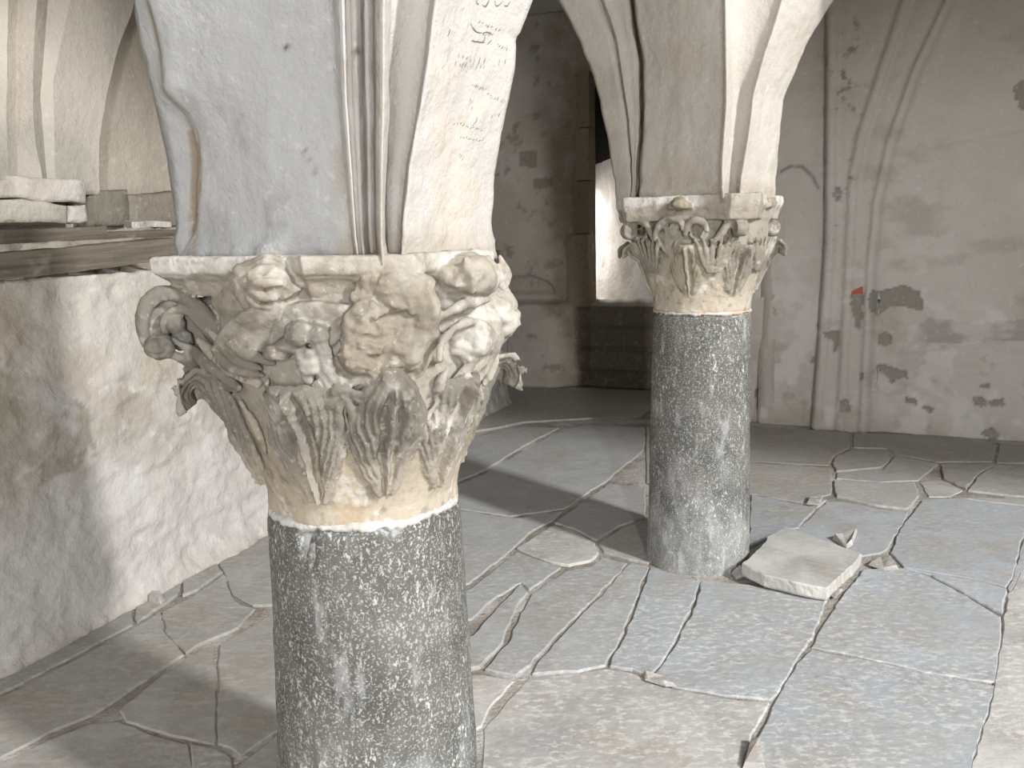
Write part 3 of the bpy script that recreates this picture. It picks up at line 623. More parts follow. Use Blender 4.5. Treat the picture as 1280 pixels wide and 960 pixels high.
def carve(name, cap, parts, parent, seed, base=(.35, .315, .265), pale=0., label=None, rough=.003):
    """register one carved part; finish_capital() fuses the parts as the mason left them: one stone"""
    ms = Mesh()
    for V, Fc in parts: ms.add(V, Fc)
    V = ms.V + rough * np.stack([fbm(ms.V, 30, 4, .6, seed + k) for k in range(3)], -1)
    foot_ = cap.foot if name in ('acanthus_leaf', 'half_palm') else None
    def colour(Q):
        c = stone_col(Q, base, seed, pale)
        if foot_: c = blend(c, .85 * sstep(foot_[1] * 1.05, foot_[1] * .5, Q[:, 2] + .03 * fbm(Q, 12, 4, .6, seed)), foot_[0])
        return c
    cap.parts.append((name, V, ms.F, colour, label))

def bell(cap, parent, seed, base, foot):
    zs = np.linspace(-.004, cap.H - .03, 90); n = 260; A = np.arange(n) / n * 2 * math.pi; Z, AA = np.meshgrid(zs, A, indexing='ij')
    Vn = np.stack([np.sin(AA), -np.cos(AA), Z * 3], -1).reshape(-1, 3); R = cap.r(Z).ravel() + .007 * fbm(Vn, 3, 5, .6, seed)
    V = np.stack([R * np.sin(AA.ravel()), -R * np.cos(AA.ravel()), Z.ravel()], -1)
    def colour(V):
        c = tone(base, V, .05, 6, seed); k = sstep(foot, .0, V[:, 2] + .05 * fbm(V, 7, 4, .6, seed + 2)); c = blend(c, .8 * k, (.45, .395, .32))
        c = blend(c, .5 * k * sstep(.1, .35, fbm(V * [1, 1, .4], 10, 4, .6, seed + 3)), (.4, .29, .18)); c = blend(c, .55 * sstep(.15, .4, fbm(V, 13, 4, .65, seed + 4)), (.66, .64, .6))
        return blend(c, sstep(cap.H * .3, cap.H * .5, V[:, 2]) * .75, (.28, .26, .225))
    nr = len(zs); Fc = grid_faces(nr, n, True).tolist(); Fc.append(list(range(n))[::-1]); Fc.append(list(range((nr - 1) * n, nr * n)))
    cap.parts.append(('bell', V, Fc, colour, None))

def abacus(cap, parent, corners, mids, z0, z1, seed, base, flare=.2):
    """moulded slab with hollow sides and chopped or broken corners: corners/mids are (angle, radius)"""
    pts = []
    for (a, r, wdt), (am, rm) in zip(corners, mids):
        c = cap.pt(a, r, 0); t = np.array([math.cos(a), math.sin(a), 0]); pts += [c - t * wdt, c + t * wdt, ('m', cap.pt(am, rm, 0))]
    L = []; n = len(pts)
    for i in range(0, n, 3):
        a, b, mm = pts[i], pts[i + 1], pts[i + 2][1]; c = pts[(i + 3) % n]
        L += [a + (b - a) * k / 20 for k in range(20)]
        for k in range(80):
            t = k / 80; q = 2 * mm - (b + c) / 2; L.append((1 - t) ** 2 * b + 2 * t * (1 - t) * q + t * t * c)
    L = np.array(L); m = len(L); h = z1 - z0
    prof = [(0, .80), (.0, .86), (.12, .885), (.26, .905), (.40, .93), (.44, .95), (.48, .965), (.52, .945), (.545, .985), (.6, .995), (.7, 1.), (.82, 1.), (.94, 1.), (1., .985), (1.005, .5)]
    V = []
    for t, k in prof:
        q = L * (1 - (1 - k) * (flare / .2 if k > .6 else 1)); q[:, 2] = z0 + h * t; V.append(q)
    V = np.vstack(V); d = V / (np.linalg.norm(V * [1, 1, 0], axis=1)[:, None] + 1e-9) * [1, 1, 0]
    V = V + d * (.010 * fbm(V, 8, 4, .6, seed) + .003 * fbm(V, 35, 3, .6, seed + 1))[:, None]; V[:, 2] += .004 * fbm(V, 9, 3, .5, seed + 2)
    nr = len(prof); Fc = grid_faces(nr, m, True).tolist(); Fc.append(list(range(m))[::-1]); Fc.append(list(range((nr - 1) * m, nr * m)))
    def colour(V):
        c = stone_col(V, base, seed, .2); zc = (V[:, 2] - z0) / h; c = blend(c, .6 * sstep(.5, .65, zc + .25 * fbm(V, 9, 3)), (.6, .585, .56))
        ang = np.arctan2(V[:, 0], -V[:, 1]); return blend(c, .8 * sstep(.6, .3, np.abs(ang - math.radians(13)) + .25 * fbm(V, 8, 4, .6, seed + 9)), (.3, .265, .215))
    cap.parts.append(('abacus', V, Fc, colour, None))

def finish_capital(cap, parent, voxel, smooth, seed, wear=None):
    """fuse the carved parts into one weathered surface, then hand each part its own piece of it"""
    from mathutils.kdtree import KDTree
    ms = Mesh(); ids = []
    for k, (nm, V, Fc, cf, lb) in enumerate(cap.parts): ms.add(V, Fc); ids += [k] * len(V)
    me = D.meshes.new('fused'); me.from_pydata(ms.V.tolist(), [], ms.F); tmp = D.objects.new('fused', me); COL.objects.link(tmp); outward(tmp)
    md = tmp.modifiers.new('r', 'REMESH'); md.mode = 'VOXEL'; md.voxel_size = voxel; md.adaptivity = 0
    ev = tmp.evaluated_get(bpy.context.evaluated_depsgraph_get()); m2 = ev.to_mesh(); n = len(m2.vertices)
    V = np.empty(n * 3); m2.vertices.foreach_get('co', V); V = V.reshape(-1, 3); Fq = np.array([p.vertices[:] for p in m2.polygons if len(p.vertices) == 4])
    ev.to_mesh_clear(); D.objects.remove(tmp); D.meshes.remove(me)
    kd = KDTree(len(ms.V))
    for i, p in enumerate(ms.V): kd.insert(p, i)
    kd.balance(); ids = np.array(ids); lab = ids[[kd.find(p)[1] for p in V]]
    E = np.vstack([Fq[:, [0, 1]], Fq[:, [1, 2]], Fq[:, [2, 3]], Fq[:, [3, 0]]]); deg = np.bincount(E.ravel(), minlength=n)[:, None]
    def lapl(V):
        out = np.zeros_like(V)
        for k in range(3): out[:, k] = np.bincount(E[:, 0], V[E[:, 1], k], n) + np.bincount(E[:, 1], V[E[:, 0], k], n)
        return out / deg
    w = np.full(n, .55)
    for it in range(smooth): V = V + w[:, None] * (lapl(V) - V)
    if wear is not None:
        w = wear(V)[:, None]
        for it in range(14): V = V + .6 * w * (lapl(V) - V)
    V = V + (.0035 * fbm(V, 38, 4, .6, seed))[:, None] * np.stack([fbm(V, 9, 2, seed=seed + 1), fbm(V, 9, 2, seed=seed + 2), fbm(V, 9, 2, seed=seed + 3)], -1) * 2
    a, b, c, d = (V[Fq[:, k]] for k in range(4)); fn = np.cross(c - a, d - b); N = np.zeros_like(V)
    for k in range(4):
        for q in range(3): N[:, q] += np.bincount(Fq[:, k], fn[:, q], n)
    N /= np.linalg.norm(N, axis=1)[:, None] + 1e-12
    V = V + N * (.0022 * fbm(V, 60, 4, .65, seed + 5) + .002 * fbm(V, 22, 3, .6, seed + 6))[:, None]
    fl_ = np.sort(lab[Fq], axis=1)[:, 1]
    for k in range(1, len(cap.parts)):          # a part cut into islands keeps the largest; crumbs go to the bell
        idx = np.where(fl_ == k)[0]
        if len(idx) < 2: continue
        f = Fq[idx]; root = {}
        def find(a):
            while root.setdefault(a, a) != a: root[a] = root[root[a]]; a = root[a]
            return a
        for q in f.tolist():
            r0_ = find(q[0])
            for x in q[1:]: root[find(x)] = r0_
        comp = np.array([find(q) for q in f[:, 0].tolist()]); u, ct = np.unique(comp, return_counts=True)
        fl_[idx[comp != u[ct.argmax()]]] = 0
    for k, (nm, _, _, cf, lb) in enumerate(cap.parts):
        f = Fq[fl_ == k]
        if not len(f): continue
        u, inv = np.unique(f, return_inverse=True)
        o = obj(nm, V[u], inv.reshape(-1, 4), M['capital'], parent, cf(V[u])); o.data.normals_split_custom_set_from_vertices(N[u].tolist())
        if lb: o['label'] = lb

def scroll(cap, ang, rc, zc, R, depth, turns=1.6, side=0., seed=0):
    """corner scroll: a disc in the upright diagonal plane with a raised spiral band on each face"""
    d = np.array([math.sin(ang), -math.cos(ang), 0]); nrm = np.array([d[1], -d[0], 0]); c0 = d * rc + np.array([0, 0, zc]) + nrm * side; out = []
    m = 40; prof = [(-.5, .0), (-.5, .7), (-.42, .93), (-.2, 1.), (.2, 1.), (.42, .93), (.5, .7), (.5, .0)]
    V = np.array([c0 + nrm * depth * x + (d * math.cos(a) + np.array([0, 0, 1]) * math.sin(a)) * R * max(k, .02) for x, k in prof for a in np.arange(m) / m * 2 * math.pi])
    Fc = grid_faces(len(prof), m, True).tolist(); Fc.append(list(range(m))); Fc.append(list(range((len(prof) - 1) * m, len(prof) * m))); out.append((V, Fc))
    for sgn in (-1, 1):
        t = np.linspace(0, 1, 26); rr = R * (.92 - .72 * t); aa = math.pi * .75 - t * turns * 2 * math.pi
        path = [c0 + nrm * sgn * depth * .5 + (d * math.cos(a) + np.array([0, 0, 1]) * math.sin(a)) * q for q, a in zip(rr, aa)]
        out.append(tube(path, [R * .13, R * .16, R * .12, R * .10], 60, 10, ref=nrm)); out.append(blob(c0 + nrm * sgn * depth * .5, (R * .2,) * 3, seed, n=12, m=16))
    return out

def shaft(parent, r0, r1, h, seed, chips=()):
    n, m = 150, 180; z = np.linspace(-.02, h, n); A = np.arange(m) / m * 2 * math.pi; Z, AA = np.meshgrid(z, A, indexing='ij'); Z = Z.ravel(); AA = AA.ravel()
    r = r0 + (r1 - r0) * np.clip(Z / h, 0, 1); q = np.stack([np.sin(AA), -np.cos(AA), Z * 2], -1)
    top = h - Z; e = .5 + .5 * fbm(np.stack([np.sin(AA), -np.cos(AA), Z * 0], -1), 5, 4, .6, seed)
    d = .007 * fbm(q, 1.5, 4, .5, seed) + .0035 * fbm(q, 9, 4, .6, seed + 1) - .016 * sstep(.025 * e + .008, 0, top)
    for a, zz, wa, wz, dep in chips:
        da = (AA - a + math.pi) % (2 * math.pi) - math.pi; k = np.abs(da) / wa + np.abs(Z - zz) / wz; d -= dep * sstep(1.0, .55, k)
    r = r + d; V = np.stack([r * np.sin(AA), -r * np.cos(AA), Z], -1)
    k = .42 * sstep(.42, .0, Z / h + .35 * fbm(q, 3, 4, .6, seed + 3) - .08) * (.55 + .45 * fbm(q, 8, 4, .6, seed + 4)) + .25 * sstep(.25, .5, fbm(q * [1, 1, .5], 6, 5, .65, seed + 5))
    for a, zz, wa, wz, dep in chips:
        da = (AA - a + math.pi) % (2 * math.pi) - math.pi; k = np.maximum(k, .6 * sstep(1.0, .6, np.abs(da) / wa + np.abs(Z - zz) / wz) * sstep(-.2, .1, fbm(q, 20, 3)))
    Fc = grid_faces(n, m, True).tolist(); Fc.append(list(range(m))[::-1]); Fc.append(list(range((n - 1) * m, n * m)))
    return obj('shaft', V, Fc, M['granite'], parent, np.repeat(np.clip(k, 0, 1)[:, None], 3, 1))

def mortar(parent, r, z, seed, h=.03, out=.012, tan=0.):
    n, m = 12, 260; A = np.arange(m) / m * 2 * math.pi; T = np.linspace(0, 1, n); TT, AA = np.meshgrid(T, A, indexing='ij'); TT = TT.ravel(); AA = AA.ravel()
    q = np.stack([np.sin(AA), -np.cos(AA), AA * 0], -1); k = .55 + .75 * fbm(q, 6, 5, .65, seed); k2 = fbm(q, 22, 4, .6, seed + 1)
    lo = z - h * np.clip(.35 + .9 * k + .4 * k2, .12, 2); hi = z + h * np.clip(.35 + .3 * k2, .1, 1); Z = lo + (hi - lo) * TT
    R = r - .02 + (.02 + out * np.clip(k + .3 * k2, .1, 1.6)) * np.sin(np.pi * np.clip(TT * .96 + .02, 0, 1)) ** .5
    V = np.stack([R * np.sin(AA), -R * np.cos(AA), Z], -1); V += .003 * np.stack([fbm(V, 50, 3, .6, seed + i) for i in range(3)], -1)
    c = tone((.52, .51, .49), V, .08, 14, seed); c = blend(c, tan * sstep(-.1, .2, fbm(V, 10, 4, .6, seed + 2)), (.55, .4, .28))
    return obj('mortar_joint', V, grid_faces(n, m, True), M['mortar'], parent, c)

rad = math.radians
# ---- near column
col1 = empty('column', tuple(C1[:2]) + (0,)); tag(col1, 'large nearer speckled granite column whose wide leafy capital has a broken front corner', 'column', kind='thing')
shaft(col1, .242, .212, RING1 - .005, 101, chips=((rad(-26), RING1 - .02, .1, .07, .02), (rad(-20), RING1 - .06, .04, .05, .008), (rad(25), RING1 - .01, .2, .03, .012)))
mortar(col1, .206, RING1 - .002, 103, .022, .008)
K = Capital(C1, RING1, [(-.01, .205), (.03, .206), (.08, .220), (.144, .244), (.216, .262), (.29, .274), (.36, .276), (.42, .277), (.44, .288), (.455, .288), (.48, .275), (.6, .25)], CAPH1)
cap1 = empty('capital', (0, 0, RING1)); cap1.parent = col1
v = K.view; K.foot = ((.33, .295, .245), .17); tan = (.285, .245, .19); gr = (.17, .157, .135)
bell(K, cap1, 110, tan, .17)
nearc, leftc, rightc, backc = rad(13), rad(-77), rad(103), rad(193)
abacus(K, cap1, [(leftc, .398, .035), (nearc, .315, .10), (rightc, .295, .10), (backc, .40, .035)], [(rad(-32), .270), (rad(58), .285), (rad(148), .285), (rad(238), .285)], .462, .540, 115, (.32, .295, .25))
def LP(tip, z, drop=.03, r0=.222, zb=.055):      # path of a leaf: up the bell, out and over
    return [(r0 - .008, zb), (K.r(.10) + .002, .10), (K.r(.155) + .008, .155), (K.r(z - .07) + .016, z - .07), (tip - .022, z - .026), (tip - .006, z - .008), (tip, z)] + ([(tip + .006, z - .02), (tip - .002, z - .04)] if drop > .05 else [])
low = dict(hw=[.022, .045, .066, .08, .088, .086, .078, .058], thick=.03, rel=.019, lobes=5)
for k, (a, tip, z, seed, kw) in enumerate([(rad(-82) + v, .332, .285, 1, {}), (rad(-24) + v, .338, .29, 2, {}), (rad(44) + v, .325, .28, 4, {}), (rad(96) + v, .32, .28, 5, {}), (rad(150) + v, .34, .285, 6, {}), (rad(205) + v, .34, .285, 7, {}), (rad(240) + v, .34, .285, 8, {})]):
    carve('acanthus_leaf', K, [leaf(K, a, LP(tip, z, .09 if k in (0, 3) else .03), seed=120 + seed, **low)], cap1, 120 + seed, gr)
# broken corner leaf: its tip is sheared off in a slanting dark face
o_ = carve('acanthus_leaf', K, [leaf(K, rad(11) + v, [(.218, .06), (.232, .11), (.256, .16), (.283, .21), (.31, .25), (.338, .282), (.352, .302)], [.02, .05, .068, .08, .085, .06, .02], lobes=4, seed=150, thick=.05)], cap1, 151, gr, label='leaf with its tip sheared off')
# fingered half palms between the lower leaves
def fingers(pp, r=.0075, off=.012, flat=.8):
    return [tube([K.on(x, y, off + o2) for x, y, o2 in p], [r * k for k in (.55, 1., 1.15, .9, .35)], 16, 10, flat) for p in pp]
carve('half_palm', K, fingers([[(428,492,.012),(424,512,.006),(426,532,0),(432,550,-.004)], [(430,490,.014),(438,508,.012),(444,528,.006),(447,552,-.002)], [(432,489,.016),(452,502,.016),(462,520,.01),(467,550,0)], [(434,488,.018),(464,499,.02),(475,515,.014),(479,548,.002)]], .0085) +
      fingers([[(424,492,.012),(415,500,.012),(408,515,.004)], [(412,494,.014),(425,486,.02),(440,488,.018)]], .009) + [blob(K.on(428, 490, .02), (.016, .014, .014), 3, .2)], cap1, 160, gr)
carve('half_palm', K, fingers([[(300,500,.0),(312,520,.006),(325,545,.004),(334,570,-.004)], [(290,497,.006),(300,525,.006),(318,560,.002)], [(312,548,.006),(318,566,.006),(330,590,.0)]], .0075), cap1, 161, gr)
carve('half_palm', K, fingers([[(548,500,.004),(535,520,.004),(520,545,0)], [(556,502,.004),(546,525,.004),(532,550,0)], [(572,500,.01),(564,525,.006),(556,550,0)], [(590,492,.012),(582,515,.008),(572,542,.002)], [(602,488,.012),(594,512,.008),(584,540,.002)]], .006), cap1, 162, gr)
# upper leaves under the left scroll
carve('upper_leaf', K, fingers([[(326,480,.012),(300,452,.02),(278,430,.03),(262,415,.04)], [(324,482,.012),(290,462,.024),(262,438,.04),(246,424,.055)], [(300,486,.012),(270,462,.03),(240,438,.05),(214,424,.07)], [(296,488,.01),(262,470,.03),(232,450,.05),(205,440,.075),(190,436,.09)]], .013, .0) +
      [blob(K.on(200, 434, .085), (.028, .03, .024), 5, .25)], cap1, 165, gr)
carve('upper_leaf', K, fingers([[(270,425,.04),(280,437,.036),(300,450,.03),(328,462,.02)], [(266,434,.04),(280,450,.034),(303,463,.026),(330,470,.016)], [(268,444,.036),(285,460,.028),(312,474,.018)], [(284,428,.044),(302,440,.038),(322,447,.03),(345,455,.018)]], .0115, .0), cap1, 166, gr)
# plain hooded leaf in the middle of the left face
def plate(cap, poly, offs, thick, seed, sub=26):
    """rounded plate lying off the bell inside an outline"""
    P = np.array([cap.on(x, y, o) for (x, y), o in zip(poly, offs)]); c = P.mean(0); n = len(P)
    L = resample(np.vstack([P, P[:1]]), 72)[:-1]; nrm = np.array([c[0], c[1], 0]); nrm /= np.linalg.norm(nrm)
    V = []; prof = [(1.0, -thick), (1.02, -thick * .4), (1.0, -.002), (.93, .003), (.75, .007), (.5, .008), (.25, .007), (.05, .007)]
    for k, o in prof: V.append(c + (L - c) * k + nrm * o)
    V = np.vstack(V); m = len(L); Fc = grid_faces(len(prof), m, True).tolist(); Fc += [list(range((len(prof) - 1) * m, len(prof) * m)), list(range(m))[::-1]]; return V, Fc
carve('hooded_leaf', K, [plate(K, [(262,440),(270,420),(284,403),(300,391),(322,385),(346,382),(344,396),(336,412),(326,432),(318,446),(300,446),(282,436)], [.045,.05,.052,.05,.044,.036,.032,.028,.026,.026,.032,.04], .04, 1)], cap1, 168, (.29, .27, .235))
carve('hooded_leaf', K, [plate(K, [(352,382),(380,378),(410,380),(440,386),(432,410),(418,432),(400,440),(372,448),(350,452),(334,446),(338,425)], [.02,.022,.022,.02,.012,.006,.004,.004,.006,.008,.012], .03, 2)], cap1, 169, (.33, .31, .27))
# stalk with knob and pod
carve('stalk', K, fingers([[(440,500,.014),(425,478,.022),(408,455,.03),(392,436,.036)], [(418,498,.01),(412,478,.018),(400,456,.026)], [(388,482,.016),(385,462,.022),(396,446,.028)], [(412,462,.028),(405,440,.034),(400,420,.034)]], .014, 0.) +
      [blob(K.on(374, 418, .034), (.025, .025, .024), 8, .15), blob(K.on(398, 420, .03), (.022, .02, .022), 9, .2), blob(K.on(346, 440, .03), (.027, .022, .016), 10, .2), blob(K.on(362, 432, .026), (.03, .022, .016), 11, .2), blob(K.on(386, 452, .028), (.024, .022, .026), 12, .2)], cap1, 170, gr, .15)
# small sprig beside the broken corner
carve('sprig', K, fingers([[(428,482,.012),(432,466,.02),(434,450,.022)], [(434,482,.014),(446,464,.022),(452,452,.022)], [(440,482,.016),(462,466,.026),(474,456,.028)], [(426,486,.016),(454,474,.026),(480,466,.03),(494,450,.036)]], .0075, 0.), cap1, 172, gr)
# scrolls
va = leftc; Vl = K.vert
rim = [Vl(x, y, va, .03) for x, y in [(330,482),(300,448),(270,410),(245,382),(220,368),(200,367),(185,378),(178,398),(180,422),(188,440)]]
rim2 = [Vl(x, y, va, .032) for x, y in [(302,462),(272,432),(252,408),(236,392),(220,387),(208,394),(204,410),(208,424)]]
disc = [Vl(x, y, va, 0) for x, y in [(330,482),(300,444),(270,408),(245,378),(220,364),(200,363),(182,376),(174,398),(178,424),(190,440),(215,436),(240,440),(275,465),(305,485)]]
dn = np.array([math.cos(va), math.sin(va), 0]); nd_ = len(disc); Ld = resample(np.array(disc + disc[:1]), 80)[:-1]; cD = np.array(disc).mean(0); Vd_ = []
if dn @ (CAM - K.C) < 0: dn = -dn
for k, o in [(0.02, .012), (.5, .012), (.85, .016), (.97, .024), (1., .012), (1., -.045), (.9, -.06), (.02, -.06)]: Vd_.append(cD + (Ld - cD) * k + dn * o)
Vd_ = np.vstack(Vd_)
carve('scroll', K, [(Vd_, grid_faces(8, 80, True).tolist() + [list(range(80))[::-1], list(range(560, 640))]), tube(rim, [.006, .012, .015, .016, .015, .010], 60, 12, .9, ref=dn), tube(rim2, [.004, .009, .010, .009, .007], 50, 10, .9, ref=dn), blob(Vl(220, 406, va, .03), (.02, .02, .02), 21, .25), blob(Vl(228, 424, va, .025), (.022, .02, .018), 22, .25), blob(Vl(268, 392, va, -.03), (.05, .05, .04), 23, .2), blob(Vl(300, 410, va, -.05), (.06, .06, .05), 24, .2)], cap1, 175, gr, .1)
# broken corner: rough stump of the missing scroll
rs = [tube([K.on(492, 472, .004), K.on(490, 440, .014), K.on(490, 405, .022), K.on(494, 372, .026), K.on(496, 345, .03)], [.06, .08, .082, .078, .07], 40, 40, .32, ref=(.1, -1, 0)), tube([K.on(476, 468, .008), K.on(456, 448, .02), K.on(452, 415, .03), K.on(466, 378, .036)], [.03, .04, .034, .022], 30, 24, .6),
      tube([K.on(535, 455, .0), K.on(528, 420, .02), K.on(520, 385, .03), K.on(516, 352, .03)], [.03, .045, .045, .04], 30, 24, .6)]
def chip(V, k): # angular break: stepped noise
    a = fbm(V, 13, 5, .7, k) * 6; return (np.round(a) * .85 + a * .15) / 5
rs = [(V + .027 * np.stack([chip(V, 30), chip(V, 31), chip(V, 32)], -1) + .008 * np.stack([fbm(V, 55, 3, .65, 40 + k) for k in range(3)], -1), Fc) for V, Fc in rs]
carve('broken_corner', K, rs + [tube([K.on(420, 456, .02), K.on(438, 430, .034), K.on(450, 405, .042), K.on(466, 378, .046)], [.006, .010, .010, .007], 24, 10)], cap1, 178, (.235, .205, .165), -.1, 'rough stump where the front corner broke off', .006)
# worn right side: scroll, sheaf and flower, all softened by whitewash
nr_ = Vd; fr = lambda x, y, o=.0: K.flat(x, y, nr_, .285 + o)
arc = [fr(548 + 40 * (1 - math.cos(t)) - 0, 452 - 50 * math.sin(t) * 1.0, .04) for t in np.linspace(0, math.pi * .8, 9)]
wr = [blob(fr(582, 415, -.035), (.075, .10, .085), 51, .3, 3.2), blob(fr(606, 392, -.06), (.075, .09, .08), 52, .3, 3.2), blob(fr(560, 372, -.03), (.06, .07, .045), 53, .3, 3), tube(arc, [.006, .010, .011, .010, .006], 40, 10), tube([fr(545,400,.02), fr(565,388,.04), fr(590,378,.04), fr(612,374,.03)], [.006, .012, .012, .006], 24, 10)]
carve('worn_scroll', K, wr, cap1, 180, (.34, .315, .275), .3, 'scroll on the right, worn flat and whitewashed', .006)
carve('upper_leaf', K, fingers([[(560,488,.01),(575,470,.02),(592,452,.03),(604,434,.036)], [(575,486,.012),(592,466,.022),(608,446,.03),(616,428,.034)], [(590,484,.014),(606,462,.024),(618,440,.03)], [(604,482,.014),(616,460,.022),(625,436,.026)], [(545,490,.012),(552,474,.02),(560,462,.026)]], .0095, 0.), cap1, 183, (.32, .295, .26), .3)
# flowers on the hollow sides of the abacus
def flower(c, n, R, seed):
    n = np.array(n) / np.linalg.norm(n); t = np.cross([0, 0, 1], n); out = [blob(c, tuple(R * np.array([.8, .8, .66])), seed, .22, 2.4)]
    return out, t, n
nl = -U; cF = K.flat(334, 352, nl, .295); f_, t_, n_ = flower(cF, nl, .05, 61)
f_ = [blob(cF - n_ * .005, (.062, .05, .046), 61, .3, 2.2)] + [tube([cF + n_ * .05 + t_ * a * .3 + np.array([0, 0, b * .3]), cF + n_ * .045 + t_ * a * .8 + np.array([0, 0, b * .8]), cF + n_ * .015 + t_ * a * 1.3 + np.array([0, 0, b * 1.2])], [.006, .011, .005], 14, 10) for a, b in [(-.03, -.03), (-.04, -.012), (-.045, .008), (-.015, -.042), (.012, -.04), (.03, -.025), (.045, .0), (.03, .025), (-.03, .026)]]
carve('flower', K, f_, cap1, 185, (.34, .3, .25), .15)
cF = K.flat(583, 345, Vd, .29); f_ = [blob(cF, (.07, .10, .045), 63, .3, 2.4)] + [tube([cF + Vd * .055 + np.array([0, 0, -.03]) + U * a, cF + Vd * .062 + U * a * 1.2, cF + Vd * .045 + np.array([0, 0, .04]) + U * a * 1.1], [.006, .012, .006], 14, 10) for a in (-.06, -.025, .01, .045)]
carve('flower', K, f_, cap1, 186, (.32, .285, .24), .3, 'flower on the right side, softened by whitewash')
finish_capital(K, cap1, .0031, 1, 190, wear=lambda V: .8 * sstep(.14, .27, V[:, 0] - .15 * V[:, 1] + .05 * fbm(V, 6, 3)) * sstep(.28, .34, V[:, 2]))

# ---- far column
col2 = empty('column', (C2[0], C2[1], 0)); tag(col2, 'smaller farther speckled granite column beside the loose slab, its leafy capital unbroken', 'column', kind='thing')
shaft(col2, .228, .206, RING2 - .005, 201, chips=((rad(30), RING2 - .01, .25, .02, .01),))
mortar(col2, .206, RING2 - .004, 203, .016, .006, .8)
K2 = Capital(C2, RING2, [(-.01, .203), (.03, .205), (.08, .214), (.14, .235), (.2, .254), (.25, .262), (.3, .266), (.36, .268), (.38, .275), (.395, .265), (.5, .24)], CAPH2)
cap2 = empty('capital', (0, 0, RING2)); cap2.parent = col2; v2 = K2.view; K2.foot = ((.35, .315, .255), .17)
bell(K2, cap2, 210, (.37, .33, .265), .2)
K = K2
abacus(K2, cap2, [(leftc, .38, .045), (nearc, .362, .06), (rightc, .335, .07), (backc, .37, .045)], [(rad(-32), .272), (rad(58), .272), (rad(148), .272), (rad(238), .272)], .372, .470, 215, (.36, .33, .285), .07)
def LP2(tip, z, drop=.022): return [(.202, .07), (K2.r(.10) + .002, .10), (K2.r(.16) + .006, .16), (K2.r(z - .045) + .012, z - .045), (tip - .016, z - .02), (tip - .004, z - .006), (tip, z)] + ([(tip + .004, z - .014), (tip - .002, z - .028)] if drop > .05 else [])
gr2 = (.25, .225, .185)
for k, a in enumerate([-76, -14, 36, 84, 133, 182, 231]):
    carve('acanthus_leaf', K2, [leaf(K2, rad(a) + v2, LP2(.308 if k else .322, .262 if k != 1 else .268, .09 if k in (0, 3) else .02), [.016, .045, .062, .072, .078, .076, .066, .046], rel=.016, n=36, m=37, seed=220 + k)], cap2, 220 + k, (.33, .295, .225) if k == 1 else gr2, .05)
    for b in (a + 24,):
        fro = [tube([K2.pt(rad(b + q * .4) + v2, .258, .16), K2.pt(rad(b + q * .8) + v2, .276, .22), K2.pt(rad(b + q) + v2, .290, .265), K2.pt(rad(b + q * 1.3) + v2, .302, .30)], [.004, .009, .010, .006], 14, 10, .8) for q in (-13, -8, -3, 3, 8, 13)]
        carve('upper_leaf', K2, fro, cap2, 230 + k, gr2, .2)
# hoods of the upper leaves, sprung against the abacus
for k, (hp, w_) in enumerate([([(780,293),(785,283),(795,277),(805,279),(812,288),(815,298)], .011), ([(818,301),(821,288),(830,277),(843,274),(851,278),(853,288)], .012), ([(856,296),(860,281),(870,275),(880,279),(885,290)], .011), ([(891,303),(902,291),(912,277),(923,270),(936,272)], .013)]):
    cx = np.mean([q[0] for q in hp]); hood = [K2.on(x, y, .036) for x, y in hp]
    shell = [tube([K2.on(x, y, .028), K2.on(x * .55 + cx * .45, y + 9, .012), K2.on(x * .35 + cx * .65, y + 18, .002)], [.010, .012, .006], 10, 10, .6) for x, y in hp[1:-1]]
    carve('hooded_leaf', K2, [tube(hood, [.008, w_ * 1.25, w_ * 1.4, w_ * 1.25, .008], 36, 12, .9)] + shell, cap2, 240 + k, gr2, .1)
for k, hp in enumerate([[(825,322),(818,312),(810,301),(798,294)], [(834,318),(828,308),(824,296)], [(881,324),(874,311),(868,299),(862,293)], [(886,322),(880,308),(876,294)], [(896,318),(906,306),(918,298),(930,290)], [(902,322),(914,311),(926,303)]]):
    carve('stalk', K2, [tube([K2.on(x, y, .014 + .004 * i) for i, (x, y) in enumerate(hp)], [.005, .009, .010, .006], 20, 10, .8)], cap2, 246 + k, gr2, .15)
for a0 in (103 + 45, 238):
    for sg in (-1, 1):
        ac = rad(a0) + sg * .3; carve('hooded_leaf', K2, [tube([K2.pt(ac + .2 * math.cos(t), .30, .31 + .07 * math.sin(t)) for t in np.linspace(0, math.pi, 10)], [.006, .012, .013, .012, .006], 30, 10)], cap2, 252 + a0 + sg, gr2, .1)
for ac, rr, R_ in ((leftc, .335, .036), (nearc, .325, .03), (rightc, .322, .036), (backc, .33, .036)):
    carve('scroll', K2, scroll(K2, ac, rr, .335, R_, .045, seed=int(ac * 10) + 40), cap2, 250 + int(ac * 10), gr2, .2)
for a0, rr in ((-32, .272), (58, .272), (148, .272), (238, .272)):
    c = K2.pt(rad(a0), rr, .425); t_ = np.array([math.cos(rad(a0)), math.sin(rad(a0)), 0])
    fl2_ = [tube([c + t_ * (-.055), c + np.array([0, 0, .012]), c + t_ * .05], [.012, .024, .012], 20, 12, .7), blob(c + np.array([0, 0, .012]), (.034, .034, .026), 81, .35, 2.5)]
    carve('flower', K2, fl2_, cap2, 260 + a0, (.27, .235, .18), .0)
finish_capital(K2, cap2, .0045, 2, 290)

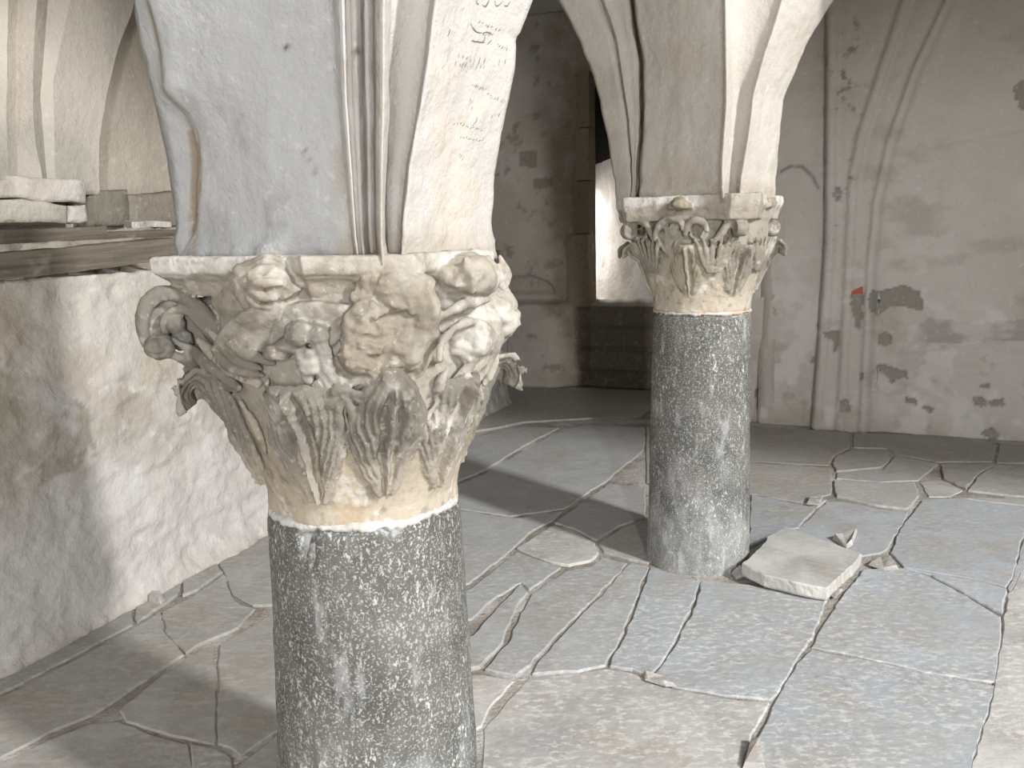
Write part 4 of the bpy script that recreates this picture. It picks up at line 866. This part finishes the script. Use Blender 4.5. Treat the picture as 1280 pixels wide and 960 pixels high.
# ------------------------------------------------------------------ loose things
def rough_slab(name, top, thick, m, seed, tintc, chalk, bevel=.006, amp=.008, drop=None):
    """broken slab: outline points in 3-D along its top, straight rough sides below"""
    P = np.array(top); Q = []
    for a, b in zip(P, np.roll(P, -1, 0)):
        n = max(2, int(np.linalg.norm(b - a) / .015)); t = np.arange(n)[:, None] / n; Q.append(a + (b - a) * t)
    Q = np.vstack(Q); Q[:, :2] += amp * np.stack([fbm(Q, 20, 4, .6, seed), fbm(Q, 20, 4, .6, seed + 1)], -1); c = Q.mean(0); V = []
    for k, dz in ((.985, -thick), (1.0, -thick * .85), (1.0, -thick * .4), (1.0, -bevel), (1 - bevel * 2.2, 0), (.6, .001), (.2, .001)): 
        R = c + (Q - c) * k; R[:, 2] += dz
        if -thick < dz < 0: R[:, :2] += .004 * np.stack([fbm(R, 35, 3, .6, seed + 3), fbm(R, 35, 3, .6, seed + 4)], -1)
        V.append(R)
    V = np.vstack(V); n = len(Q); Fc = grid_faces(7, n, True).tolist() + [list(range(n))[::-1], list(range(6 * n, 7 * n))]
    o = outward(obj(name, V - c, Fc, m, None, None, smooth=False)); o.location = c
    at = o.data.attributes.new('tint', 'FLOAT_COLOR', 'POINT'); at.data.foreach_set('color', np.tile([*tintc, chalk], (len(V), 1)).ravel()); return o
sl = rough_slab('stone_slab', [onz(927,704,.075), onz(934,700,.075), onz(956,678,.072), onz(960,670,.07), (onz(985,659,.066)), onz(1030,675,.064), onz(1077,692,.06), onz(1066,706,.06), onz(1033,735,.062), onz(1000,729,.066), onz(955,718,.07)], .055, M['flag'], 301, (.56, .55, .52), .25)
tag(sl, 'loose pale square slab lying tilted against the foot of the farther column', 'slab')
def shard(pts, h, seed, label, tintc=(.45, .42, .39), group=None):
    P = [onz(x, y, .004) for x, y in pts]; a = np.array(P); c = a.mean(0)
    V = [(*(p[:2]), .0) for p in a] + [(*(c[:2] + (p[:2] - c[:2]) * .8), h * (1 + .5 * math.sin(i * 2.1 + seed))) for i, p in enumerate(a)]; n = len(a)
    Fc = [[i, (i + 1) % n, n + (i + 1) % n, n + i] for i in range(n)] + [list(range(n))[::-1], list(range(n, 2 * n))]
    V = np.array(V); o = outward(obj('stone_shard', V - [*c[:2], 0], Fc, M['flag'], None, None, smooth=False)); o.location = (*c[:2], .003)
    at = o.data.attributes.new('tint', 'FLOAT_COLOR', 'POINT'); at.data.foreach_set('color', np.tile([*tintc, .6], (len(V), 1)).ravel())
    return tag(o, label, 'stone', group)
shard([(186,752),(196,733),(206,751),(200,756)], .022, 1, 'small grey pyramid shaped stone chip on the floor at the foot of the low wall')
shard([(1040,674),(1052,668),(1072,663),(1066,682),(1058,686)], .02, 2, 'pointed pale shard sticking up just behind the loose slab', (.52, .5, .47))
shard([(1085,706),(1100,696),(1114,698),(1124,712),(1105,713)], .016, 3, 'crumbled pale lump filling the joint at the right corner of the loose slab', (.42, .38, .33))
shard([(928,960),(938,925),(950,930),(958,962)], .02, 4, 'brownish stone chip wedged in the joint at the lower edge of the photo', (.4, .35, .31))
shard([(914,716),(925,712),(934,719),(920,724)], .02, 5, 'little pale stone chip between the farther column and the loose slab', (.45, .43, .4))
shard([(1034,742),(1050,728),(1058,733),(1044,748)], .014, 6, 'dark reddish rubble bit in the gap below the front corner of the loose slab', (.2, .15, .12))
shard([(1012,622),(1030,620),(1024,632),(1008,630)], .012, 7, 'flat stone chip in the joint behind the slab, nearer the right wall', (.3, .27, .24))
shard([(803,842),(830,846),(846,858),(832,858),(806,850)], .012, 8, 'thin flat brown splinter lying at the foot of a front paving stone', (.42, .38, .35))

# wooden beam and boards on the low wall
up = np.array([0, 0, 1.])
bn = LWN; P0 = LWP * [1, 1, 0]
def lw(px, py, off): # on the upright plane parallel to the low wall, off metres towards the room
    return onplane(px, py, LWP + LWN * off, LWN)
def timber(name, a, b, depth, height, m, seed, dirn=-LWN, nseg=60, sag=.0):
    """sawn timber: a and b are the ends of its upper front edge; extends depth along dirn and height down"""
    a = np.array(a); b = np.array(b); V = []; sec = [(0, 0), (.5, .003), (1, 0), (1, -1), (.5, -1), (0, -1), (-.004, -.5)]
    ts = np.linspace(0, 1, nseg)
    for t in ts:
        p = a + (b - a) * t
        for u_, w_ in sec: V.append(p + dirn * depth * u_ + up * height * w_)
    V = np.array(V); V += .006 * np.stack([fbm(V, 5, 4, .6, seed), fbm(V, 5, 4, .6, seed + 1), fbm(V, 7, 4, .6, seed + 2)], -1); n = len(sec)
    Fc = grid_faces(nseg, n, True).tolist() + [list(range(n)), list(range((nseg - 1) * n, nseg * n))]; c = (a + b) / 2
    X_ = (b - a) / np.linalg.norm(b - a); Y_ = np.cross(up, X_); Y_ /= np.linalg.norm(Y_); R_ = np.stack([X_, Y_, np.cross(X_, Y_)], 1)
    o = outward(obj(name, (V - c) @ R_, Fc, m, None, None, smooth=False)); o.matrix_world = Matrix.Translation(Vector(c)) @ Matrix(R_.tolist()).to_4x4(); return o
A_ = lw(-160, 331, .03); B_ = lw(222, 297, .03)
bh = float(lw(90, 310, .03)[2] - lw(90, 341, .03)[2])
bm1 = timber('wooden_beam', A_, B_, .10, bh, M['wood'], 401); tag(bm1, 'weathered grey brown squared beam along the top edge of the low rough wall', 'beam')
A_ = lw(-160, 293, -.14); B_ = lw(133, 283, -.14); hh = float(lw(60, 286, -.14)[2] - lw(60, 303, -.14)[2])
bd1 = timber('wooden_board', A_, B_, .16, hh, M['wood'], 411); tag(bd1, 'pale worn board lying behind the beam, with a sawn end', 'board', 'boards behind the beam')
A_ = lw(100, 291, -.34); B_ = lw(232, 287, -.34)
bd2 = timber('wooden_board', A_, B_, .2, .03, M['wood_dark'], 421); tag(bd2, 'dark thin board behind the pale one, nearer the large column', 'board', 'boards behind the beam')
s2 = rough_slab('stone_block', [onplane(x, y, LWP - LWN * .42, LWN) + np.array(o) + up * .03 for x, y, o in ((166,286,(0,0,0)), (188,284,(0,0,0)), (214,285,(0,0,0)))] + [onplane(x, y, LWP - LWN * .42, LWN) - LWN * .08 + up * .03 for x, y in ((210,283),(172,283))], .028, M['flag'], 431, (.5, .45, .42), .8); tag(s2, 'small pinkish stone lying on the dark board beside the large column', 'stone')
# wall top behind the beam
lt = obj('wall_top', [tuple(P0 + LWD * s - LWN * o_ + up * z) for s in (-2.6, 4.9) for o_, z in ((.10, LW_TOP - .04), (.95, LW_TOP - .04), (.95, LW_TOP - .2), (.10, LW_TOP - .2))], [[0,1,5,4],[1,2,6,5],[2,3,7,6],[3,0,4,7],[0,3,2,1],[4,5,6,7]], M['dust'], None, None, smooth=False); tag(lt, kind='structure')
# coursed stones at the foot of the aisle's rear wall
ais = D.objects['wall_aisle']
for k, (pp, o_, cc) in enumerate((([(20,222),(106,226),(107,254),(70,252),(24,246)], .30, (.52, .48, .44)), ([(-60,252),(28,250),(84,257),(84,279),(-60,281)], .31, (.46, .43, .37)), ([(86,257),(107,257),(108,279),(86,279)], .30, (.5, .47, .43)),
        ([(-70,226),(16,224),(20,246),(-70,249)], .26, (.42, .4, .35)), ([(110,240),(160,236),(162,280),(110,281)], .16, (.22, .2, .165)), ([(163,244),(235,238),(235,282),(163,282)], .14, (.24, .215, .18)))):
    P = np.array([onplane(x, y, LRP + LWN * o_, LWN) for x, y in pp]); L = np.vstack([a + (b - a) * np.linspace(0, 1, 40 // len(P) + 1)[:-1, None] for a, b in zip(P, np.roll(P, -1, 0))]); nL = len(L); c = L.mean(0)
    V = np.vstack([c + (L - c) * q + LWN * d_ for q, d_ in ((1.03, -.22), (1.03, -.012), (.97, 0), (.6, .004), (.2, .004))]); V = V + .016 * np.stack([fbm(V, 7, 4, .6, 500 + 7 * k + i) for i in range(3)], -1)
    outward(obj('stone', V, grid_faces(5, nL, True).tolist() + [list(range(nL)), list(range(4 * nL, 5 * nL))], M['rubble_plaster'], ais, tone(cc, V, .06, 5, 510 + k)))
# springing rib on the aisle's rear wall
def lrw(px, py, off): return onplane(px, py, LRP + LWN * off, LWN)
Rr = [[(-60,-150),(-40,0),(-20,120),(-6,215)], [(8,-150),(10,0),(8,120),(10,215)], [(26,-150),(22,0),(20,120),(22,215)], [(50,-150),(46,0),(40,100),(44,180),(52,215)], [(70,-150),(60,0),(50,120),(58,215)], [(110,-150),(88,0),(66,100),(68,215)], [(200,-150),(166,14),(148,60),(133,120),(124,180),(124,222)]]
ro = [.03, .10, .06, .14, .08, .10, .05]; cols = []
zl = np.linspace(float(lrw(60, 218, .1)[2]) - .09, CEIL, 70)
for r_, o_ in zip(Rr, ro):
    P = np.array([lrw(x, y, o_ + .12) for x, y in r_]); P = P[np.argsort(P[:, 2])]; cols.append(np.stack([np.interp(zl, P[:, 2], P[:, 0]), np.interp(zl, P[:, 2], P[:, 1]), zl], -1))
out = []
for a, b in zip(cols[:-1], cols[1:]):
    for k in range(14): out.append(a + (b - a) * (.5 - .5 * math.cos(k / 14 * math.pi)))
out.append(cols[-1]); out.append(cols[-1] - LWN * .2 + 0); out.append(cols[0] - LWN * .2); G = np.stack(out, 1); V = G.reshape(-1, 3) + LWN * (.008 * fbm(G.reshape(-1, 3), 6, 4, .6, 77))[:, None]
c = tone((.50, .455, .4), V, .05, 3, 78); c = blend(c, .6 * sstep(.1, .35, fbm(V, 3, 4, .6, 79)), (.4, .385, .35))
nr_, nc_ = G.shape[:2]
tag(outward(obj('trim_3', V, grid_faces(nr_, nc_, True).tolist() + [list(range(nc_)), list(range((nr_ - 1) * nc_, nr_ * nc_))], M['plaster'], None, c)), kind='structure')

# dark painted script on the bright arch band of the near pier
dep = bpy.context.evaluated_depsgraph_get(); bpy.context.view_layer.update()
ms = Mesh()
def ink(pts, wpx):
    Q = []
    for x, y in resample(np.array([(x, y, 0) for x, y in pts], float), max(3, len(pts) * 3))[:, :2]:
        v = Vector(ray(x, y)).normalized(); hit, loc, nrm, _ = p1.ray_cast(Vector(CAM), v)
        if hit:
            Q.append(np.array(loc + nrm * .0012) if nrm.dot(v) < 0 else np.array(loc - nrm * .0012))
    if len(Q) > 2: 
        V, Fc = tube(Q, [wpx * .0005, wpx * .0009, wpx * .0005], len(Q), 6, .35, ref=Vd); ms.add(V, Fc)
rs = np.random.RandomState(4)
def script(x0, y0, x1, y1, n, h, wpx=.8, slope=0):
    """a row of short vertical letter strokes hanging from a line"""
    for k in range(n):
        t = (k + rs.uniform(-.25, .25)) / max(1, n - 1); x = x0 + (x1 - x0) * t; y = y0 + (y1 - y0) * t + rs.uniform(-1, 1); hh = h * rs.uniform(.35, 1)
        ink([(x + rs.uniform(0, 1.2), y - hh / 2), (x, y), (x - rs.uniform(.3, 2), y + hh / 2)], wpx * rs.uniform(.6, 1.2))
for p in ([(595,0),(596,4),(598,5)], [(603,6),(607,8),(611,2)], [(611,0),(609,4),(606,8)], [(618,0),(620,7),(625,5),(628,1)], [(630,7),(634,7),(637,2)], [(588,29),(591,35),(596,40),(602,41)], [(603,41),(609,40),(614,42)], [(606,44),(605,50),(601,53)], [(590,51),(597,52),(605,53)], [(609,55),(612,52),(614,50)], [(562,36),(561,41),(559,45)]): ink(p, 1.1)
script(598, 27, 624, 37, 7, 3.5, 1.1); script(590, 51, 604, 53, 5, 3, 1); script(622, 55, 633, 62, 5, 5, 1); script(604, 42, 616, 43, 5, 4); script(573, 70, 583, 72, 3, 6, .8); script(570, 80, 604, 84, 9, 8, .7)
script(588, 76, 604, 76, 4, 9, .8); script(625, 78, 632, 78, 2, 12, .8); script(568, 92, 580, 90, 2, 8, .7); script(590, 106, 607, 111, 8, 4.5, 1); script(610, 117, 613, 119, 2, 2, .9); script(614, 122, 631, 126, 5, 5, .7)
script(588, 125, 590, 135, 3, 5, .6); script(614, 145, 622, 144, 2, 6, .8); script(567, 155, 572, 154, 2, 3, .7); script(576, 155, 601, 162, 9, 3, 1.1); ink([(596,147),(595,152),(590,157)], .8); script(576, 171, 602, 176, 9, 3, .8); script(574, 192, 578, 197, 3, 5, .6)
script(630, 284, 632, 292, 3, 8, .7)
if len(ms.V): 
    io = obj('painted_inscription', ms.V, ms.F, M['ink'], p1, None)
# crumbs on the sill of the far window
